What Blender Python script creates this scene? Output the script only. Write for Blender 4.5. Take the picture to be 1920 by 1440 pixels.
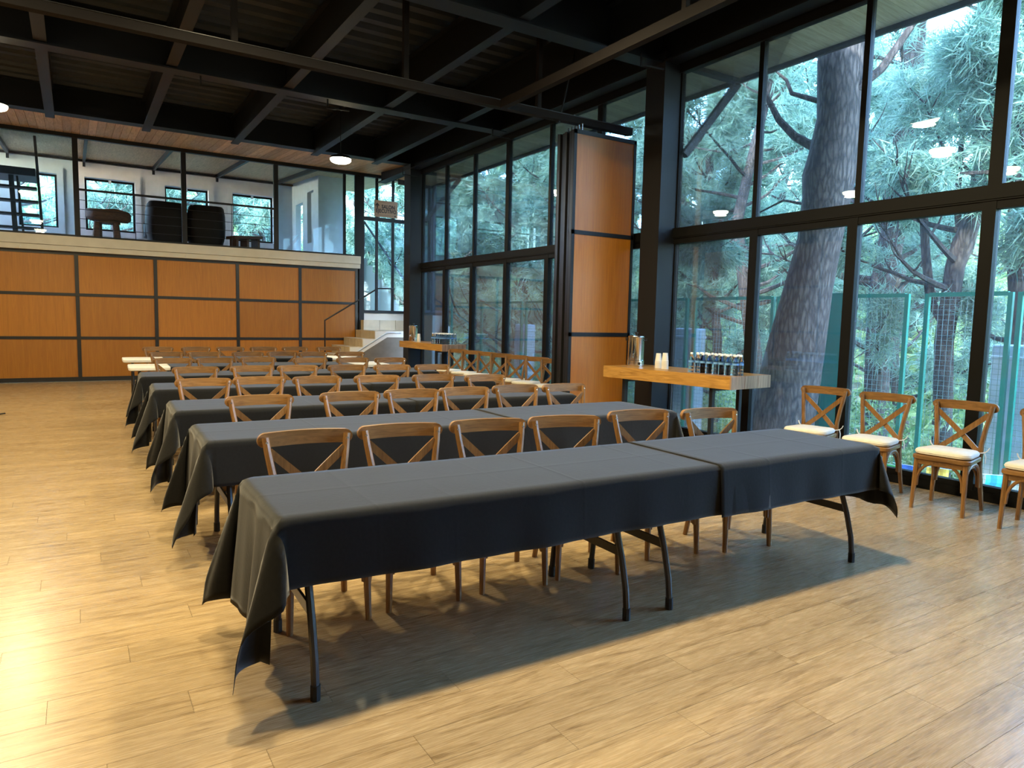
import bpy, bmesh, math, random
import numpy as np
from mathutils import Vector, Matrix
for _o in list(bpy.data.objects): bpy.data.objects.remove(_o)
random.seed(7); RNG = np.random.default_rng(11)
S = bpy.context.scene
C = S.collection
PI = math.pi
# ------------------------------------------------------------------ camera
CAMH = 1.485
yaw, pit, rol = [math.radians(a) for a in (32.155, -5.287, 1.2404)]
fw = Vector((math.sin(yaw)*math.cos(pit), math.cos(yaw)*math.cos(pit), math.sin(pit)))
rt = Vector((math.cos(yaw), -math.sin(yaw), 0)); up = rt.cross(fw)
rt2 = math.cos(rol)*rt + math.sin(rol)*up; up2 = -math.sin(rol)*rt + math.cos(rol)*up
cam = bpy.data.cameras.new('camera'); cam.sensor_width = 36; cam.lens = 36*1301/1920
cam.clip_start = .05; cam.clip_end = 400
co = bpy.data.objects.new('camera', cam); C.objects.link(co)
m = Matrix.Identity(4)
for i, v in enumerate((rt2, up2, -fw)):
    for j in range(3): m[j][i] = v[j]
m.translation = (0, 0, CAMH); co.matrix_world = m
S.camera = co
# ------------------------------------------------------------------ world, sun, exposure
W = bpy.data.worlds.new('sky'); S.world = W; W.use_nodes = True
wn = W.node_tree.nodes; wl = W.node_tree.links
bg = wn['Background']
sky = wn.new('ShaderNodeTexSky'); sky.sky_type = 'NISHITA'; sky.sun_disc = False
sky.sun_elevation = math.radians(38); sky.sun_rotation = math.radians(245); sky.altitude = 2200
sky.air_density = 1.0; sky.dust_density = 2.5
wl.new(sky.outputs[0], bg.inputs['Color']); bg.inputs['Strength'].default_value = 7.2
sl = bpy.data.lights.new('sun', 'SUN'); sl.energy = 11.0; sl.angle = .009; sl.color = (1, .92, .78)
so = bpy.data.objects.new('sun', sl); C.objects.link(so)
so.rotation_euler = Vector((.75, .38, -.6)).to_track_quat('-Z', 'Y').to_euler()
so.location = (-20, -10, 20)
S.view_settings.view_transform = 'Standard'; S.view_settings.look = 'None'
S.view_settings.exposure = 0.0; S.view_settings.gamma = 1.0
LAMP_W = 103.0
LAMP_COL = (1.0, .83, .48)
try:
    S.cycles.use_denoising = True
    S.cycles.max_bounces = 7; S.cycles.diffuse_bounces = 3; S.cycles.glossy_bounces = 3
    S.cycles.transmission_bounces = 5; S.cycles.transparent_max_bounces = 12
    S.cycles.use_adaptive_sampling = True; S.cycles.adaptive_threshold = .06; S.cycles.use_light_tree = False
    S.cycles.caustics_reflective = False; S.cycles.caustics_refractive = False
    S.cycles.sample_clamp_indirect = 6
except Exception: pass

# ================================================================== materials
MATS = {}
def newmat(name):
    mt = bpy.data.materials.new(name); mt.use_nodes = True
    MATS[name] = mt
    return mt, mt.node_tree.nodes, mt.node_tree.links, mt.node_tree.nodes['Principled BSDF']
def plain(name, col, rough=.5, metal=0., spec=None, var=0., sheen=0., noise=0., nscale=20, bump=0.):
    mt, n, l, b = newmat(name)
    b.inputs['Base Color'].default_value = (*col, 1); b.inputs['Roughness'].default_value = rough
    b.inputs['Metallic'].default_value = metal
    if spec is not None: b.inputs['Specular IOR Level'].default_value = spec
    if sheen:
        b.inputs['Sheen Weight'].default_value = sheen; b.inputs['Sheen Roughness'].default_value = .45
    src = None
    if noise or bump:
        tc = n.new('ShaderNodeTexCoord'); t = n.new('ShaderNodeTexNoise'); t.inputs['Scale'].default_value = nscale
        t.inputs['Detail'].default_value = 4; l.new(tc.outputs['Object'], t.inputs['Vector'])
        if noise:
            mx = n.new('ShaderNodeMix'); mx.data_type = 'RGBA'; mx.blend_type = 'MULTIPLY'; mx.inputs[0].default_value = 1
            r = n.new('ShaderNodeMapRange'); r.inputs['To Min'].default_value = 1-noise; r.inputs['To Max'].default_value = 1+noise
            r.inputs['From Min'].default_value = .3; r.inputs['From Max'].default_value = .7
            l.new(t.outputs['Fac'], r.inputs['Value']); l.new(r.outputs[0], mx.inputs[7])
            mx.inputs[6].default_value = (*col, 1); l.new(mx.outputs[2], b.inputs['Base Color']); src = mx.outputs[2]
        if bump:
            bp = n.new('ShaderNodeBump'); bp.inputs['Strength'].default_value = bump; bp.inputs['Distance'].default_value = .01
            l.new(t.outputs['Fac'], bp.inputs['Height']); l.new(bp.outputs[0], b.inputs['Normal'])
    if var:
        oi = n.new('ShaderNodeObjectInfo'); hs = n.new('ShaderNodeHueSaturation')
        r = n.new('ShaderNodeMapRange'); r.inputs['To Min'].default_value = 1-var; r.inputs['To Max'].default_value = 1+var
        l.new(oi.outputs['Random'], r.inputs['Value']); l.new(r.outputs[0], hs.inputs['Value'])
        hs.inputs['Color'].default_value = (*col, 1)
        if src: l.new(src, hs.inputs['Color'])
        l.new(hs.outputs[0], b.inputs['Base Color'])
    return mt
def wood(name, c0, c1, axis, scale=(1, 1, 1), rough=.45, var=.12, coord='Object', bump=.1, dist=1.5, spec=.5):
    """grain stretched along an axis; c0 dark, c1 light"""
    mt, n, l, b = newmat(name)
    tc = n.new('ShaderNodeTexCoord'); oi = n.new('ShaderNodeObjectInfo')
    mp = n.new('ShaderNodeMapping'); sc = [14, 14, 14]; sc['xyz'.index(axis)] = .9
    mp.inputs['Scale'].default_value = [a*q for a, q in zip(sc, scale)]
    off = n.new('ShaderNodeVectorMath'); off.operation = 'MULTIPLY_ADD'
    l.new(tc.outputs[coord], off.inputs[0]); off.inputs[1].default_value = (1, 1, 1)
    cb = n.new('ShaderNodeCombineXYZ'); mu = n.new('ShaderNodeMath'); mu.operation = 'MULTIPLY'; mu.inputs[1].default_value = 37
    l.new(oi.outputs['Random'], mu.inputs[0])
    for i in range(3): l.new(mu.outputs[0], cb.inputs[i])
    l.new(cb.outputs[0], off.inputs[2]); l.new(off.outputs[0], mp.inputs['Vector'])
    t = n.new('ShaderNodeTexNoise'); t.inputs['Scale'].default_value = 1.6; t.inputs['Detail'].default_value = 6
    t.inputs['Roughness'].default_value = .62; t.inputs['Distortion'].default_value = dist
    l.new(mp.outputs[0], t.inputs['Vector'])
    cr = n.new('ShaderNodeValToRGB'); cr.color_ramp.elements[0].position = .3; cr.color_ramp.elements[1].position = .72
    cr.color_ramp.elements[0].color = (*c0, 1); cr.color_ramp.elements[1].color = (*c1, 1)
    l.new(t.outputs['Fac'], cr.inputs[0])
    hs = n.new('ShaderNodeHueSaturation'); r = n.new('ShaderNodeMapRange')
    r.inputs['To Min'].default_value = 1-var; r.inputs['To Max'].default_value = 1+var
    l.new(oi.outputs['Random'], r.inputs['Value']); l.new(r.outputs[0], hs.inputs['Value']); l.new(cr.outputs[0], hs.inputs['Color'])
    l.new(hs.outputs[0], b.inputs['Base Color']); b.inputs['Roughness'].default_value = rough
    b.inputs['Specular IOR Level'].default_value = spec
    bp = n.new('ShaderNodeBump'); bp.inputs['Strength'].default_value = bump; bp.inputs['Distance'].default_value = .004
    l.new(t.outputs['Fac'], bp.inputs['Height']); l.new(bp.outputs[0], b.inputs['Normal'])
    return mt

PLW, PLL = .18, 1.22       # floor plank width and length
def floor_mat():
    mt, n, l, b = newmat('floor_oak')
    g = n.new('ShaderNodeNewGeometry'); sp = n.new('ShaderNodeSeparateXYZ'); l.new(g.outputs['Position'], sp.inputs[0])
    def M(op, a, bb=None):
        q = n.new('ShaderNodeMath'); q.operation = op
        for i, v in enumerate((a, bb)):
            if v is None: continue
            if isinstance(v, (int, float)): q.inputs[i].default_value = v
            else: l.new(v, q.inputs[i])
        return q.outputs[0]
    row = M('FLOOR', M('DIVIDE', sp.outputs[1], PLW))
    offs = M('FRACT', M('MULTIPLY', row, .38197))
    colf = M('ADD', M('DIVIDE', sp.outputs[0], PLL), offs)
    col = M('FLOOR', colf)
    cid = n.new('ShaderNodeCombineXYZ'); l.new(row, cid.inputs[0]); l.new(col, cid.inputs[1])
    wnz = n.new('ShaderNodeTexWhiteNoise'); wnz.noise_dimensions = '3D'; l.new(cid.outputs[0], wnz.inputs['Vector'])
    mul = n.new('ShaderNodeVectorMath'); mul.operation = 'MULTIPLY_ADD'
    l.new(wnz.outputs['Color'], mul.inputs[0]); mul.inputs[1].default_value = (23, 31, 17)
    pm = n.new('ShaderNodeVectorMath'); pm.operation = 'MULTIPLY'; l.new(g.outputs['Position'], pm.inputs[0]); pm.inputs[1].default_value = (1.5, 17, 1)
    l.new(pm.outputs[0], mul.inputs[2])
    t = n.new('ShaderNodeTexNoise'); t.inputs['Scale'].default_value = 1.5; t.inputs['Detail'].default_value = 8; t.inputs['Roughness'].default_value = .65
    t.inputs['Distortion'].default_value = 1.2; l.new(mul.outputs[0], t.inputs['Vector'])
    cr = n.new('ShaderNodeValToRGB'); e = cr.color_ramp.elements
    e[0].position = .30; e[0].color = (.20, .128, .06, 1); e[1].position = .72; e[1].color = (.47, .345, .195, 1)
    q = e.new(.45); q.color = (.36, .25, .13, 1)
    l.new(t.outputs['Fac'], cr.inputs[0])
    pm2 = n.new('ShaderNodeVectorMath'); pm2.operation = 'MULTIPLY'; l.new(mul.outputs[0], pm2.inputs[0]); pm2.inputs[1].default_value = (2.2, 6, 1)
    t2 = n.new('ShaderNodeTexNoise'); t2.inputs['Scale'].default_value = 3; t2.inputs['Detail'].default_value = 3; l.new(pm2.outputs[0], t2.inputs['Vector'])
    r2 = n.new('ShaderNodeMapRange'); r2.inputs['From Min'].default_value = .35; r2.inputs['From Max'].default_value = .65
    r2.inputs['To Min'].default_value = .88; r2.inputs['To Max'].default_value = 1.08; l.new(t2.outputs['Fac'], r2.inputs['Value'])
    hs = n.new('ShaderNodeHueSaturation'); r = n.new('ShaderNodeMapRange')
    r.inputs['To Min'].default_value = .92; r.inputs['To Max'].default_value = 1.06; l.new(wnz.outputs['Value'], r.inputs['Value'])
    vv = M('MULTIPLY', r.outputs[0], r2.outputs[0]); l.new(vv, hs.inputs['Value']); l.new(cr.outputs[0], hs.inputs['Color'])
    # joints (for the far floor; near planks have real gaps)
    fy = M('FRACT', M('DIVIDE', sp.outputs[1], PLW)); fx = M('FRACT', colf)
    jy = M('LESS_THAN', fy, .018); jx = M('LESS_THAN', fx, .003); j = M('MAXIMUM', jy, jx)
    mx = n.new('ShaderNodeMix'); mx.data_type = 'RGBA'; l.new(M('MULTIPLY', j, .22), mx.inputs[0]); l.new(hs.outputs[0], mx.inputs[6]); mx.inputs[7].default_value = (.10, .065, .035, 1)
    l.new(mx.outputs[2], b.inputs['Base Color'])
    rr = n.new('ShaderNodeMapRange'); rr.inputs['To Min'].default_value = .20; rr.inputs['To Max'].default_value = .34; l.new(t2.outputs['Fac'], rr.inputs['Value'])
    l.new(rr.outputs[0], b.inputs['Roughness'])
    bp = n.new('ShaderNodeBump'); bp.inputs['Strength'].default_value = .12; bp.inputs['Distance'].default_value = .003
    l.new(t.outputs['Fac'], bp.inputs['Height']); l.new(bp.outputs[0], b.inputs['Normal'])
    return mt
floor_mat()
wood('panel_wood', (.34, .120, .008), (.45, .175, .014), 'z', rough=.42, var=.14, scale=(1, 1, .8), bump=.03)
wood('chair_wood', (.135, .062, .017), (.31, .155, .048), 'z', rough=.4, var=.16, scale=(2, 2, 2.5))
wood('rail_wood', (.145, .068, .019), (.33, .168, .055), 'x', rough=.4, var=.16, scale=(2.5, 2, 2))
wood('soffit_pine', (.44, .26, .12), (.74, .50, .27), 'y', rough=.55, var=.26)
wood('eave_pine', (.52, .38, .22), (.78, .60, .38), 'x', rough=.6, var=.12)
wood('slab_side', (.30, .14, .03), (.60, .33, .09), 'y', rough=.28, var=.02, scale=(.9, 1, 1.4))
wood('slab_end', (.20, .115, .07), (.46, .31, .20), 'z', rough=.35, var=.2)
wood('sign_board', (.30, .17, .09), (.44, .27, .15), 'x', rough=.5, var=.0)
wood('log_wood', (.035, .018, .01), (.10, .055, .03), 'x', rough=.6)
plain('black_metal', (.009, .011, .016), .5, spec=.32)
plain('beam_black', (.006, .009, .015), .5, spec=.33)
plain('deck_dark', (.020, .029, .046), .55, noise=.25, nscale=3)
plain('frame_black', (.012, .012, .013), .35)
plain('alu_black', (.006, .006, .006), .5, spec=.12)
plain('cloth_black', (.009, .0092, .0095), .85, spec=.10, sheen=.24, noise=.12, nscale=60, bump=.06)
plain('leg_charcoal', (.03, .03, .033), .35, metal=.3)
plain('rubber_black', (.01, .01, .01), .7)
plain('table_white', (.78, .78, .76), .45, noise=.04, nscale=30)
plain('plaster', (.76, .77, .79), .85, noise=.05, nscale=6)
plain('fascia_cream', (.66, .62, .53), .7, noise=.05, nscale=4)
plain('tile_beige', (.60, .53, .40), .4, noise=.10, nscale=5, var=.06)
plain('stair_white', (.74, .73, .69), .6)
plain('stone_grey', (.17, .15, .125), .55, noise=.12, nscale=6)
plain('grout', (.35, .32, .27), .8)
plain('steel', (.72, .70, .68), .17, metal=1.0)
plain('black_plastic', (.012, .012, .012), .35)
plain('paper_white', (.82, .80, .74), .6)
plain('cap_white', (.85, .87, .90), .4)
plain('label_blue', (.16, .38, .80), .45)
plain('cushion', (.80, .76, .66), .8, noise=.04, nscale=30, sheen=.2)
plain('screw', (.75, .73, .70), .25, metal=1.0)
plain('fence_green', (.005, .20, .135), .4)
plain('fence_wire', (.20, .30, .28), .5, metal=.2)
plain('concrete_blue', (.55, .62, .70), .8, noise=.18, nscale=4, bump=.2)
plain('slate_cap', (.09, .11, .15), .5)
plain('leather_dark', (.007, .007, .008), .55, spec=.2)
plain('letter_dark', (.025, .018, .014), .6)
plain('ground', (.22, .20, .12), .9, noise=.5, nscale=2)
plain('wall_dark', (.30, .28, .25), .8)
for nm, cl in dict(red=(.62, .03, .06), green=(.02, .45, .12), blue=(.02, .14, .62), yellow=(.75, .48, .05), cyan=(.02, .42, .70)).items():
    plain('flag_'+nm, cl, .6)
def emit(name, col, st):
    mt, n, l, b = newmat(name)
    b.inputs['Base Color'].default_value = (*col, 1); b.inputs['Emission Color'].default_value = (*col, 1); b.inputs['Emission Strength'].default_value = st
emit('lamp_glow', (1, .86, .55), 34)
def glass(name, tint, refl=1.0, rough=0., haze=0.):
    mt, n, l, b = newmat(name); n.remove(b)
    tr = n.new('ShaderNodeBsdfTransparent'); tr.inputs[0].default_value = (*tint, 1)
    gl = n.new('ShaderNodeBsdfGlossy'); gl.inputs['Roughness'].default_value = rough
    fr = n.new('ShaderNodeFresnel'); fr.inputs['IOR'].default_value = 1.5
    mu = n.new('ShaderNodeMath'); mu.operation = 'MULTIPLY'; mu.inputs[1].default_value = refl; l.new(fr.outputs[0], mu.inputs[0])
    ms = n.new('ShaderNodeMixShader'); l.new(mu.outputs[0], ms.inputs[0]); l.new(tr.outputs[0], ms.inputs[1]); l.new(gl.outputs[0], ms.inputs[2])
    out = ms.outputs[0]
    if haze:
        tl = n.new('ShaderNodeBsdfTranslucent'); tl.inputs[0].default_value = (.8, .85, .9, 1)  # pale bluish haze mixed into the panes to lift the dark view outside
        m2 = n.new('ShaderNodeMixShader'); m2.inputs[0].default_value = haze; l.new(out, m2.inputs[1]); l.new(tl.outputs[0], m2.inputs[2]); out = m2.outputs[0]
    l.new(out, n['Material Output'].inputs[0])
glass('glass_pane', (.84, .955, 1.0), .75, 0., .012)
glass('bottle_plastic', (.965, .98, .99), 1.4, .03)
def bark():
    mt, n, l, b = newmat('bark')
    tc = n.new('ShaderNodeTexCoord'); mp = n.new('ShaderNodeMapping'); mp.inputs['Scale'].default_value = (24, 24, 5.5)
    l.new(tc.outputs['Object'], mp.inputs['Vector'])
    nz = n.new('ShaderNodeTexNoise'); nz.inputs['Scale'].default_value = 1.5; nz.inputs['Detail'].default_value = 5; l.new(mp.outputs[0], nz.inputs['Vector'])
    ad = n.new('ShaderNodeVectorMath'); ad.operation = 'ADD'; l.new(mp.outputs[0], ad.inputs[0]); l.new(nz.outputs['Color'], ad.inputs[1])
    v = n.new('ShaderNodeTexVoronoi'); v.feature = 'DISTANCE_TO_EDGE'; v.inputs['Scale'].default_value = .8; l.new(ad.outputs[0], v.inputs['Vector'])
    cr = n.new('ShaderNodeValToRGB'); e = cr.color_ramp.elements
    e[0].color = (.035, .028, .025, 1); e[0].position = .0; e[1].color = (.115, .085, .072, 1); e[1].position = .30
    l.new(v.outputs['Distance'], cr.inputs[0])
    mx = n.new('ShaderNodeMix'); mx.data_type = 'RGBA'; mx.blend_type = 'MULTIPLY'; mx.inputs[0].default_value = .6
    nr_ = n.new('ShaderNodeMapRange'); nr_.inputs['From Min'].default_value = .3; nr_.inputs['From Max'].default_value = .7; nr_.inputs['To Min'].default_value = .3; nr_.inputs['To Max'].default_value = 1.3
    l.new(nz.outputs['Fac'], nr_.inputs['Value']); l.new(cr.outputs[0], mx.inputs[6]); l.new(nr_.outputs[0], mx.inputs[7]); l.new(mx.outputs[2], b.inputs['Base Color'])
    b.inputs['Roughness'].default_value = .9; b.inputs['Specular IOR Level'].default_value = .2
    bp = n.new('ShaderNodeBump'); bp.inputs['Strength'].default_value = .9; bp.inputs['Distance'].default_value = .03
    l.new(cr.outputs[0], bp.inputs['Height']); l.new(bp.outputs[0], b.inputs['Normal'])
bark()
_m, _n, _l, _b = newmat('water_bottle')
_b.inputs['Base Color'].default_value = (.93, .97, 1, 1); _b.inputs['Transmission Weight'].default_value = 1; _b.inputs['Roughness'].default_value = .04; _b.inputs['IOR'].default_value = 1.3
plain('track_black', (.012, .010, .010), .7, spec=.12)
def leafmat(name, c0, c1, c2, trans=.35):
    mt, n, l, b = newmat(name)
    g = n.new('ShaderNodeNewGeometry'); cr = n.new('ShaderNodeValToRGB'); e = cr.color_ramp.elements
    e[0].color = (*c0, 1); e[1].color = (*c2, 1); q = e.new(.5); q.color = (*c1, 1)
    l.new(g.outputs['Random Per Island'], cr.inputs[0]); l.new(cr.outputs[0], b.inputs['Base Color'])
    b.inputs['Roughness'].default_value = .55
    t = n.new('ShaderNodeBsdfTranslucent'); l.new(cr.outputs[0], t.inputs[0])
    ms = n.new('ShaderNodeMixShader'); ms.inputs[0].default_value = trans
    l.new(b.outputs[0], ms.inputs[1]); l.new(t.outputs[0], ms.inputs[2]); l.new(ms.outputs[0], n['Material Output'].inputs[0])
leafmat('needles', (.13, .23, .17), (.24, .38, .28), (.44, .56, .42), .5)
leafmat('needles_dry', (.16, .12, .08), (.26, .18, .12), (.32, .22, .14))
leafmat('needles_sun', (.20, .34, .18), (.32, .48, .24), (.50, .60, .30), .45)  # sunlight put into the colour: lighter, yellower needle copy for distant pines
leafmat('leaves', (.10, .20, .06), (.24, .34, .12), (.45, .50, .22), .4)

# ================================================================== mesh helpers
class MB:
    def __init__(s): s.v = []; s.f = []; s.mi = []
    def add(s, vs, fs, mi=0):
        o = len(s.v); s.v += [tuple(p) for p in vs]; s.f += [tuple(i+o for i in f) for f in fs]; s.mi += [mi]*len(fs); return s
    def box(s, x0, x1, y0, y1, z0, z1, mi=0):
        v = [(x, y, z) for z in (z0, z1) for y in (y0, y1) for x in (x0, x1)]
        return s.add(v, [(0, 2, 3, 1), (4, 5, 7, 6), (0, 1, 5, 4), (2, 6, 7, 3), (0, 4, 6, 2), (1, 3, 7, 5)], mi)
    def bbox(s, x0, x1, y0, y1, z0, z1, b=.004, mi=0):
        """box with chamfered top and vertical edges"""
        def ring(i, z):
            return [(x0+i+b, y0+i, z), (x1-i-b, y0+i, z), (x1-i, y0+i+b, z), (x1-i, y1-i-b, z), (x1-i-b, y1-i, z), (x0+i+b, y1-i, z), (x0+i, y1-i-b, z), (x0+i, y0+i+b, z)]
        return s.rings([ring(b, z0), ring(0, z0+b), ring(0, z1-b), ring(b, z1)], mi)
    def rings(s, R, mi=0, cap=True):
        k = len(R[0]); o = len(s.v)
        for r in R: s.v += [tuple(p) for p in r]
        for i in range(len(R)-1):
            for j in range(k):
                a = o+i*k+j; b = o+i*k+(j+1) % k
                s.f.append((a, b, b+k, a+k)); s.mi.append(mi)
        if cap:
            s.f.append(tuple(o+j for j in reversed(range(k)))); s.mi.append(mi)
            s.f.append(tuple(o+(len(R)-1)*k+j for j in range(k))); s.mi.append(mi)
        return s
    def tube(s, pts, rad, n=8, flat=1.0, mi=0):
        P = [Vector(p) for p in pts]
        if not isinstance(rad, (list, tuple)): rad = [rad]*len(P)
        R = []; prev = None
        for i, p in enumerate(P):
            t = (P[min(i+1, len(P)-1)]-P[max(i-1, 0)])
            if t.length < 1e-9: t = Vector((0, 0, 1))
            t.normalize()
            if prev is None:
                a = Vector((0, 0, 1)) if abs(t.z) < .9 else Vector((1, 0, 0))
            else: a = prev
            u = (a-t*a.dot(t)); u.normalize(); w = t.cross(u); prev = u
            R.append([p+rad[i]*(math.cos(2*PI*j/n)*u+flat*math.sin(2*PI*j/n)*w) for j in range(n)])
        return s.rings(R, mi)
    def bar(s, p, q, w, h, mi=0, side=None):
        """rectangular bar from p to q, w across, h along the other axis"""
        p = Vector(p); q = Vector(q); t = (q-p).normalized()
        a = Vector(side) if side else (Vector((0, 0, 1)) if abs(t.z) < .95 else Vector((0, 1, 0)))
        u = (a-t*a.dot(t)).normalized(); x = t.cross(u)
        return s.rings([[c+sx*x*w/2+sz*u*h/2 for sx, sz in ((-1, -1), (1, -1), (1, 1), (-1, 1))] for c in (p, q)], mi)
    def lathe(s, prof, n=16, c=(0, 0, 0), mi=0, cap=True):
        return s.rings([[(c[0]+r*math.cos(2*PI*j/n), c[1]+r*math.sin(2*PI*j/n), c[2]+z) for j in range(n)] for r, z in prof], mi, cap)
    def prism(s, pts, z0, z1, mi=0): return s.rings([[(x, y, z0) for x, y in pts], [(x, y, z1) for x, y in pts]], mi)
    def mesh(s, name, mats, smooth=False):
        me = bpy.data.meshes.new(name); me.from_pydata(s.v, [], s.f)
        for q in (mats if isinstance(mats, (list, tuple)) else [mats]): me.materials.append(MATS[q])
        if any(s.mi): me.polygons.foreach_set('material_index', s.mi)
        if smooth: smooth_by_angle(me)
        me.update(); return me
    def build(s, name, mats, parent=None, smooth=False): return ob(name, s.mesh(name, mats, smooth), parent)
def smooth_by_angle(me, ang=40):
    me.polygons.foreach_set('use_smooth', [True]*len(me.polygons))
    try: me.set_sharp_from_angle(angle=math.radians(ang))
    except Exception: pass
def ob(name, me, parent=None):
    o = bpy.data.objects.new(name, me); C.objects.link(o)
    if parent is not None: o.parent = parent
    return o
def tag(o, label=None, cat=None, group=None, kind=None):
    for k, v in (('label', label), ('category', cat), ('group', group), ('kind', kind)):
        if v: o[k] = v
    return o
def thing(name, label, cat, loc=(0, 0, 0), rz=0, group=None):
    o = bpy.data.objects.new(name, None); C.objects.link(o); o.empty_display_size = .1
    o.location = loc; o.rotation_euler = (0, 0, rz); return tag(o, label, cat, group)
def struct(name, label=None, cat=None, mb=None, mats=None, smooth=False):
    if mb is None:
        o = bpy.data.objects.new(name, None); C.objects.link(o)
    else: o = mb.build(name, mats, None, smooth)
    return tag(o, label, cat, None, 'structure')
def spawn(proto, name, label, cat, loc, rz=0, group=None):
    """proto: list of (part name, mesh, index of parent part or -1); copies share mesh data"""
    t = thing(name, label, cat, loc, rz, group); made = []
    for pn, me, pi in proto:
        made.append(ob(pn, me, t if pi < 0 else made[pi]))
    return t
def ordw(i): return ('first', 'second', 'third', 'fourth', 'fifth', 'sixth', 'seventh', 'eighth', 'ninth', 'tenth', 'eleventh', 'twelfth')[i]

# ================================================================== STRUCTURE
WX = 6.72            # window wall
YB = 17.2            # back wall
# --- floor
floor = struct('floor', 'light oak plank floor of the hall', 'floor', MB().box(-5, WX+.05, -4, YB, -.12, -.004), 'floor_oak')
n = 0
r0 = int(math.floor(.9/PLW)); cand = []
for row in range(r0, int(6.6/PLW)):
    y0 = row*PLW
    offs = (row*.38197) % 1.0
    for col in range(-3, 9):
        x0 = (col-offs)*PLL; x1 = x0+PLL
        # keep planks in the camera's wedge
        xm = (x0+x1)/2; ym = y0+PLW/2
        d = Vector((xm, ym, -CAMH)); cz = d.dot(fw)
        if cz < .3: continue
        sx = d.dot(rt2)/cz*1301; sy = d.dot(up2)/cz*1301
        if abs(sx) > 960+1300/cz or sy < -720-500/cz: continue
        x1c = min(x1, WX-.1)
        if x1c-x0 < .1: continue
        cand.append((d.length, x0, x1c, y0))
cand.sort()
pmesh = {}
for d, x0, x1, y0 in cand[:290]:
    key = round(x1-x0, 3)
    if key not in pmesh:
        L = x1-x0
        pmesh[key] = MB().rings([[(a, b, -.006) for a, b in ((.0003, .0003), (L-.0003, .0003), (L-.0003, PLW-.0003), (.0003, PLW-.0003))],
            [(a, b, -.0012) for a, b in ((.0003, .0003), (L-.0003, .0003), (L-.0003, PLW-.0003), (.0003, PLW-.0003))],
            [(a, b, 0) for a, b in ((.0006, .0006), (L-.0006, .0006), (L-.0006, PLW-.0006), (.0006, PLW-.0006))]]).mesh('plank', 'floor_oak')
    p = ob('plank', pmesh[key], floor); p.location = (x0, y0, 0)
# --- ceiling: corrugated deck with beams and joists
mb = MB(); prof = []
y = -4.0
while y < 15.4:
    prof += [(y, 5.42), (y+.13, 5.42), (y+.165, 5.35), (y+.295, 5.35)]; y += .33
vs = [(x, yy, z) for yy, z in prof for x in (-5.2, WX+.35)]
mb.add(vs, [(2*i, 2*i+1, 2*i+3, 2*i+2) for i in range(len(prof)-1)])
ceiling = struct('ceiling', 'dark corrugated metal deck ceiling over black steel beams', 'ceiling', mb, 'deck_dark')
def ibeam(name, p, q, depth, fl, par, mat='beam_black'):
    """I section along p->q, p/q at bottom centre"""
    p = Vector(p); q = Vector(q); t = (q-p).normalized(); x = t.cross(Vector((0, 0, 1)))
    f = .02; w = .012; z = Vector((0, 0, 1))
    sec = [(-fl/2, 0), (fl/2, 0), (fl/2, f), (w/2, f), (w/2, depth-f), (fl/2, depth-f), (fl/2, depth), (-fl/2, depth), (-fl/2, depth-f), (-w/2, depth-f), (-w/2, f), (-fl/2, f)]
    return MB().rings([[c+a*x+b*z for a, b in sec] for c in (p, q)]).build(name, mat, par)
for yb in (-1.0, 2.95, 6.88, 10.83, 14.78):
    zb = 4.885 if yb > 14 else 4.76
    ibeam('beam', (-5.1, yb, zb), (6.5, yb, zb), 5.36-zb, .26, ceiling)
for yb0, yb1 in ((-1, 2.95), (2.95, 6.88), (6.88, 10.83), (10.83, 14.78)):
    for xj in (-3.33, -1.8, -.27, 1.2, 2.74, 4.3, 5.62):
        ibeam('joist', (xj, yb0+.02, 4.79), (xj, yb1-.02, 4.79), .5, .14, ceiling)
ibeam('edge_beam', (6.5, -4, 4.77), (6.5, 16.6, 4.77), .58, .22, ceiling)
roof = struct('ceiling_roof', 'roof covering above the metal deck', 'roof', MB().box(-5.2, 6.8, -4.2, 15.4, 5.44, 5.56), 'wall_dark')
# --- columns
for i, (yc, lb) in enumerate(((6.71, 'thick black steel column beside the near wooden counter'), (14.6, 'black steel column beside the staircase at far end of windows'), (-1.4, 'black steel column behind the photographer'))):
    t = thing('steel_column', lb, 'column', (6.56, yc+.17, 0))
    m_ = MB()
    f = .018
    m_.box(-.16, .16, -.17, -.17+f, 0, 4.89); m_.box(-.16, .16, .17-f, .17, 0, 4.89); m_.box(-.16, .16, -.17+f, .17-f, 0, 4.89)
    m_.build('shaft', 'black_metal', t)
    MB().box(-.17, .158, -.185, .185, 0, .02).build('base_plate', 'black_metal', t)
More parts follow.
